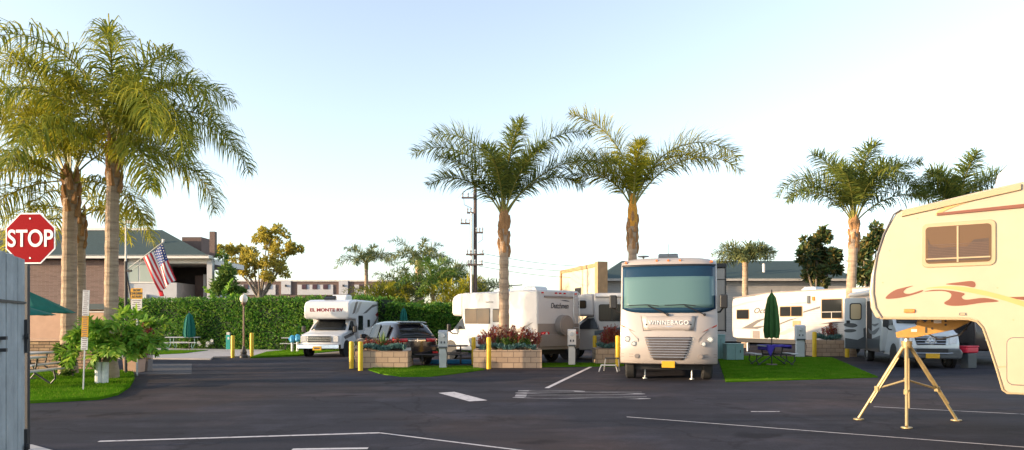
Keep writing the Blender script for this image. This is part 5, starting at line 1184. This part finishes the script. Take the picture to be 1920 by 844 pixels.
# flag post and flag
d_ = 22.0; q = at(236, d_); fp = thing('flag_post', 'slim post carrying a camera and a slanted flag staff beside the slimmer palm', 'post', (*q, 0))
b = MB(); b.cyl((0, 0, 0), (0, 0, zz(490, d_)), .045, None, 10); b.build('post', M['iron'], fp)
b = MB(); b.cyl((0, 0, zz(490, d_)), (0, 0, zz(413, d_)), .03, .022, 8); b.box(.12, 0, zz(416, d_), .12, .08, .1); b.cyl((0, 0, zz(417, d_)), (.15, 0, zz(417, d_)), .012, None, 6); b.build('mast', M['signwhite'], fp)
b = MB(); b.cyl((0, 0, zz(506, d_)), (.12, -.05, zz(508, d_)), .02, None, 6); b.box(.14, -.05, zz(508, d_), .14, .07, .07); b.build('camera', M['iron'], fp)
b = MB(); b.cyl((.02, 0, zz(512, d_)), (.28, 0, zz(600, d_)), .03, None, 8); b.build('strut', M['iron'], fp)
def W3(px, py, d): return Vector((*at(px, d), zz(py, d)))
s0, s1 = W3(238, 506, d_) - Vector((*q, 0)), W3(308, 452, d_ - .1) - Vector((*q, 0))
b = MB(); b.cyl(s0, s1, .018, .014, 8); b.build('staff', M['signwhite'], fp); b = MB(); b.lathe([(.0, s1.z), (.03, s1.z + .02), (.0, s1.z + .06)], 8, s1.x, s1.y); b.build('finial', M['signwhite'], fp)
b = MB(); b.cyl(W3(240, 512, d_) - Vector((*q, 0)), W3(285, 480, d_ - .02) - Vector((*q, 0)), .01, None, 6); b.build('stay', M['signwhite'], fp)
h0, h1 = W3(269, 484, d_ - .06), W3(304, 457, d_ - .09)
fl = MB(); nu, nv = 20, 26
e0, e1 = W3(300, 548, d_ - .1), W3(330, 526, d_ - .1)
def flp(u, v):                                            # v along the hoist (0 = lower stripe .. 1 = canton edge), u along the fly
    a = h0.lerp(h1, v); c = e0.lerp(e1, v); p = a.lerp(c, u); p = p + Vector((.03 * math.sin(u * 3 + v * 2), -.10 * math.sin(v * 9 + u * 2.5) * (.3 + .7 * u), -.06 * math.sin(u * PI) + .03 * math.sin(v * 9) * u)); return p
vs = [flp(i / nu, j / nv) for j in range(nv + 1) for i in range(nu + 1)]; fs = []; mi = []
for j in range(nv):
    for i in range(nu):
        a = j * (nu + 1) + i; s_ = j // 2
        k = 0 if s_ % 2 == 0 else 1
        if i < 8 and s_ >= 6: k = 2
        fl.add([vs[a], vs[a + 1], vs[a + nu + 2], vs[a + nu + 1]], [(0, 1, 2, 3)], k)
fm = [mat('flag_red', (.55, .015, .03), .8, var=.1), mat('flag_white', (.78, .76, .76), .8, var=.05), mat('flag_blue', (.02, .05, .22), .8, var=.1)]
fo = tag(fl.build('flag', fm, None, ang=0, solid=.006), 'stars and stripes flag hanging from the slanted staff', 'flag')
b = MB()
for j in range(5):
    for i in range(6):
        u, v = (i + .5 + (.25 if j % 2 else -.1)) / 6 * .385, 6 / 13 + (j + .5) / 5 * 7 / 13; p = flp(u, v) + Vector((0, -.009, 0)); vs = []
        for k in range(10):
            a = PI / 2 + k * PI / 5; r_ = .030 if k % 2 == 0 else .013; vs.append((p.x + r_ * math.cos(a), p.y, p.z + r_ * math.sin(a)))
        b.add(vs, [tuple(range(10))])
b.build('stars', fm[1], fo, ang=0)
b = MB(); b.grid(lambda u, v: (e0 + Vector((lerp(-.04, .10, v) + .05 * u, -.03, -.18 * u + .05))), 4, 4); b.build('folded_corner', fm[0], fo, solid=.006)

# bollards
def bollard(label, px, d, top, r=.085):
    t = thing('bollard', label, 'bollard', (*at(px, d), 0), 0, 'yellow bollards'); z = zz(top, d); b = MB(); b.lathe([(r, 0), (r, z - .05), (r * .85, z - .015), (r * .4, z)], 16); b.build('post', M['yellow'], t)
for px, py, top, lb in ((659, 691, 640, 'yellow bollard at the left end of the SUV-side planter'), (676, 695, 640, 'yellow bollard in front of the SUV-side planter'), (888, 684, 632, 'yellow bollard half hidden behind the left end of the long planter'),
                        (916.5, 692, 632, 'yellow bollard in front of the long planter'), (1115, 679, 629, 'yellow bollard at the left end of the small pale planter'), (1158, 687, 629, 'yellow bollard between the small pale planter and the flat-fronted motorhome'),
                        (1527, 669, 622, 'yellow bollard left of the planter by the white ribbed trailer'), (1588.5, 670, 622, 'yellow bollard right of the planter by the white ribbed trailer'), (436.5, 671, 629, 'yellow bollard left of the lamp post'),
                        (472, 671, 624, 'yellow bollard right of the lamp post'), (280, 693, 671, 'short yellow bollard beside the left pots')): bollard(lb, px, dep(py), top, .085 if px < 1500 else .1)

# utility pedestals
def pedestal(label, px, py, top, m, w_=.3):
    d = dep(py); t = thing('utility_pedestal', label, 'utility pedestal', (*at(px, d), 0), 0, 'hook-up pedestals'); h = zz(top, d)
    b = MB(); b.box(0, 0, h * .3, w_ * .8, .2, h * .6); b.build('post', M[m], t, bevel=.01)
    b = MB(); b.prism([(-.13, h * .52), (.11, h * .52), (.11, h - .03), (.02, h), (-.13, h - .06)], 'x', -w_ / 2, w_ / 2); bo = b.build('housing', M[m], t, bevel=.015)
    b = MB(); b.cyl((0, -.12, h * .86), (0, -.22, h * .86), .085, .075, 18); b.build('meter', M['lens'], bo)
    b = MB()
    for x in (-.05, .05): b.box(x * w_ / .3, -.135, h * .68, .05, .02, .08)
    b.build('number_plate', M['lettering_dark'], bo); b = MB(); b.box(0, -.14, h * .55, w_ * .9, .03, .06); b.build('socket_cover', M['graphite'], bo)
    b = MB(); b.tube([(w_ * .3, -.12, h * .55), (w_ * .5, -.2, h * .35), (w_ * .4, -.15, .1), (w_ * .9, .1, .03)], .014, 6); b.build('cable', M['black'], t)
pedestal('grey hook-up pedestal in the middle of the dark picnic table', 831, 690.5, 619, 'galv', .34)
pedestal('pale hook-up pedestal behind the cream motorhome rear', 1072, 685, 617, 'fascia', .32)
pedestal('white hook-up pedestal beside the table with purple cloth', 1500, 670, 609, 'white', .46)
for px0, px1, py, top, lb in ((1344, 1360, 674, 628, 'tall pale teal utility cabinet beside the slide-out'), (1363, 1395, 676, 645, 'low wide pale teal utility cabinet')):
    d = dep(py); a, c = at(px0, d), at(px1, d); t = thing('utility_cabinet', lb, 'cabinet', ((a[0] + c[0]) / 2, d + .3, 0), 0, 'teal utility cabinets'); h = zz(top, d); w_ = c[0] - a[0]
    b = MB(); b.box(0, 0, h / 2, w_, .55, h - .05); b.build('box', M['tealbox'], t, bevel=.015); b = MB(); b.box(0, 0, h - .01, w_ + .04, .6, .05); b.build('lid', M['tealbox'], t, bevel=.01); b = MB(); b.box(w_ * .3, -.285, h * .55, .03, .02, .12); b.build('handle', M['iron'], t)
    b = MB(); b.box(0, -.278, h * .45, .008, .008, h * .8); b.build('door_gap', M['iron'], t)
q = at(429, 40.3); t = thing('post_box', 'slim teal post with white top at the hedge foot', 'post', (*q, 0)); b = MB(); b.box(0, 0, .45, .26, .2, .9); b.build('post', M['tealpost'], t, bevel=.01); b = MB(); b.box(0, 0, .98, .2, .2, .15); b.build('cap', M['signwhite'], t, bevel=.02); b = MB(); b.box(.02, -.105, .7, .1, .01, .14); b.build('sticker', M['signwhite'], t)
for px, h_, lb in ((548, .95, 'left blue-capped water standpipe by the white hire motorhome'), (558, 1.0, 'right blue-capped water standpipe by the white hire motorhome')):
    t = thing('standpipe', lb, 'standpipe', (*at(px, 37.0), 0), 0, 'blue-capped standpipes'); b = MB(); b.cyl((0, 0, 0), (0, 0, h_ - .35), .07, None, 10); b.build('pipe', M['galv'], t); b = MB(); b.lathe([(.08, h_ - .4), (.14, h_ - .32), (.12, h_ - .1), (.14, h_ - .06), (.05, h_)], 12); b.cyl((-.2, 0, h_ - .2), (.2, 0, h_ - .2), .05, None, 8); b.build('valve', M['bluepaint'], t)

# picnic tables
def picnic(label, q, rz, m_top, m_leg, L=1.8, cloth=False, group='picnic tables', W=.76):
    t = thing('picnic_table', label, 'picnic table', (*q, 0), rz, group)
    b = MB(); b.box(0, 0, .755, L, W, .05); b.build('tabletop', m_top, t, bevel=.015)
    for s in (1, -1):
        b = MB(); b.box(0, s * (W / 2 + .32), .45, L, .27, .045); b.build('bench', m_top, t, bevel=.012)
    for s in (1, -1):
        b = MB(); x = s * L * .36
        b.tube([(x, -.28, .73), (x, -.2, .35), (x, -W / 2 - .3, .02)], .024); b.tube([(x, .28, .73), (x, .2, .35), (x, W / 2 + .3, .02)], .024); b.tube([(x, -W / 2 - .42, .43), (x, W / 2 + .42, .43)], .022)
        for k in (1, -1): b.tube([(x, k * (W / 2 + .32), .43), (x, k * (W / 2 + .36), .2), (x, k * (W / 2 + .2), .02)], .022)
        b.build('leg_frame', m_leg, t)
    return t
dkm = mat('dark_table_mesh', (.06, .05, .055), .5, metal=.4, var=.2); ltm = mat('pale_table_top', (.50, .49, .50), .6, var=.1)
picnic('dark metal picnic table between the SUV-side planter and the long planter', at(829, 26.6), R(3), dkm, M['iron'], 2.0)
picnic('picnic table under a purple cloth and closed green umbrella', at(1447, 26.6), R(2), ltm, M['iron'], 1.0, W=.8).rotation_euler = (0, 0, R(92))
picnic('pale picnic table beside the closed teal umbrella at the hedge', at(345, 40.6), R(6), ltm, M['tealbox'], 1.9)
picnic('picnic table beside the white hire motorhome at the hedge', at(562, 39.2), R(8), ltm, M['iron'], 1.9)
picnic('grey picnic table on the left lawn under the green parasol', at(44, 20.2), R(92), ltm, M['iron'], 1.8)
picnic('nearer grey picnic table on the left lawn beside the board gate', at(18, 17.4), R(92), ltm, M['iron'], 1.8)
q = at(1452, 26.55); b = MB()
b.grid(lambda u, v: (q[0] + lerp(-.46, .46, u), q[1] + lerp(-.5, .5, v), .79 + .008 * math.sin(u * 20 + v * 7)), 10, 8)
b.grid(lambda u, v: (q[0] + lerp(-.46, .46, u), q[1] - .505 - .02 * math.sin(u * 18) * v, .79 - v * (.06 + (.38 * max(0, 1 - abs(u - .12) * 5)))), 24, 5)
b.grid(lambda u, v: (q[0] + .462 + .015 * math.sin(u * 15) * v, q[1] + lerp(-.5, .5, u), .79 - v * .14), 14, 3)
b.grid(lambda u, v: (q[0] - .462 - .015 * math.sin(u * 15) * v, q[1] + lerp(-.5, .5, u), .79 - v * .2), 14, 3)
tag(b.build('tablecloth', M['purple'], None, solid=.006), 'purple cloth draped over the table at right', 'tablecloth')
q = at(845, 27.4); b = MB(); b.box(q[0], q[1], .09, 1.75, .3, .16); tag(b.build('blue_kerb_block', M['bluemat'], None, bevel=.03), 'blue painted kerb block behind the dark picnic table', 'kerb block')
# umbrellas
def closed_umbrella(label, q, z0, z1, r, m, polez=0):
    t = thing('closed_umbrella', label, 'umbrella', (*q, 0), 0, 'closed garden umbrellas'); b = MB(); b.cyl((0, 0, polez), (0, 0, z1 + .04), .022, None, 8); b.cyl((0, 0, 0), (0, 0, .06), .22, .2, 16); b.build('pole', M['iron'], t)
    vs = []; n = 32; rows = [(0, .03), (.03, .05), (.15, .5), (.35, .75), (.6, .9), (.85, 1.0), (1, .88)]; b = MB()
    for s, k in rows:
        for j in range(n):
            a = 2 * PI * j / n; w_ = 1 - .30 * (j % 4 == 0) - .12 * (j % 4 == 2) ; rad = r * k * w_; vs.append((rad * math.cos(a), rad * math.sin(a), lerp(z1, z0, s) - .04 * (j % 4 == 2) * s))
    fs = []
    for i in range(len(rows) - 1):
        for j in range(n): fs.append((i * n + j, (i + 1) * n + j, (i + 1) * n + (j + 1) % n, i * n + (j + 1) % n))
    fs.append(tuple(range(n))); fs.append(tuple((len(rows) - 1) * n + j for j in range(n - 1, -1, -1))); b.add(vs, fs); b.build('canopy', M[m], t, ang=60)
closed_umbrella('closed olive green umbrella through the table with purple cloth', at(1447, 26.3), zz(633, 26.3), zz(545, 26.3), .31, 'green_cloth')
closed_umbrella('closed teal umbrella at the hedge by the pale picnic table', at(355, 40.4), zz(632, 40.4), zz(585, 40.4), .36, 'teal_cloth')
closed_umbrella('closed teal umbrella just left of the white hire motorhome', at(566, 39.4), zz(625, 39.4), zz(578, 39.4), .28, 'teal_cloth')
closed_umbrella('closed teal umbrella at the hedge above the black SUV', at(757, 36.6), zz(612, 36.6), zz(576, 36.6), .22, 'teal_cloth')
def open_umbrella(label, q, zt, zr, r, rz):
    t = thing('open_umbrella', label, 'umbrella', (*q, 0), rz, 'open green parasols'); b = MB(); b.cyl((0, 0, 0), (0, 0, zt), .025, None, 8); b.cyl((0, 0, 0), (0, 0, .08), .25, .22, 14); b.build('pole', M['iron'], t)
    b = MB(); n = 8; ri = [(0.02, zt)]
    vs = [(0, 0, zt)]
    for s in (.35, .7, 1.0):
        for j in range(n * 2):
            a = PI * j / n; k = s * r * (1 if j % 2 == 0 else .93 * math.cos(PI / 8) ** -0 * .97); vs.append((k * math.cos(a), k * math.sin(a), lerp(zt, zr, s ** 1.05) - (0 if j % 2 == 0 else .02 * s)))
    m_ = n * 2; fs = [(0, 1 + j, 1 + (j + 1) % m_) for j in range(m_)]
    for i in range(2):
        for j in range(m_): fs.append((1 + i * m_ + j, 1 + (i + 1) * m_ + j, 1 + (i + 1) * m_ + (j + 1) % m_, 1 + i * m_ + (j + 1) % m_))
    b.add(vs, fs); b.build('canopy', M['teal_cloth'], t, solid=.012, ang=20)
    b = MB(); b.lathe([(.02, zt + .12), (.035, zt + .08), (.02, zt + .0)], 8); b.build('finial', M['iron'], t)
    b = MB()
    for j in range(n): a = 2 * PI * j / n; b.cyl((0, 0, zt - .5), (r * .55 * math.cos(a), r * .55 * math.sin(a), lerp(zt, zr, .55) - .02), .008, None, 4)
    b.build('ribs', M['iron'], t)
open_umbrella('open green parasol with its tip reaching the thick left palm', at(50, 19.6), zz(545, 19.6), zz(586, 19.6), 1.22, R(0))
open_umbrella('lower open green parasol mostly hidden by the board gate', at(14, 17.0), zz(566, 17.0), zz(590, 17.0), 1.02, R(0))
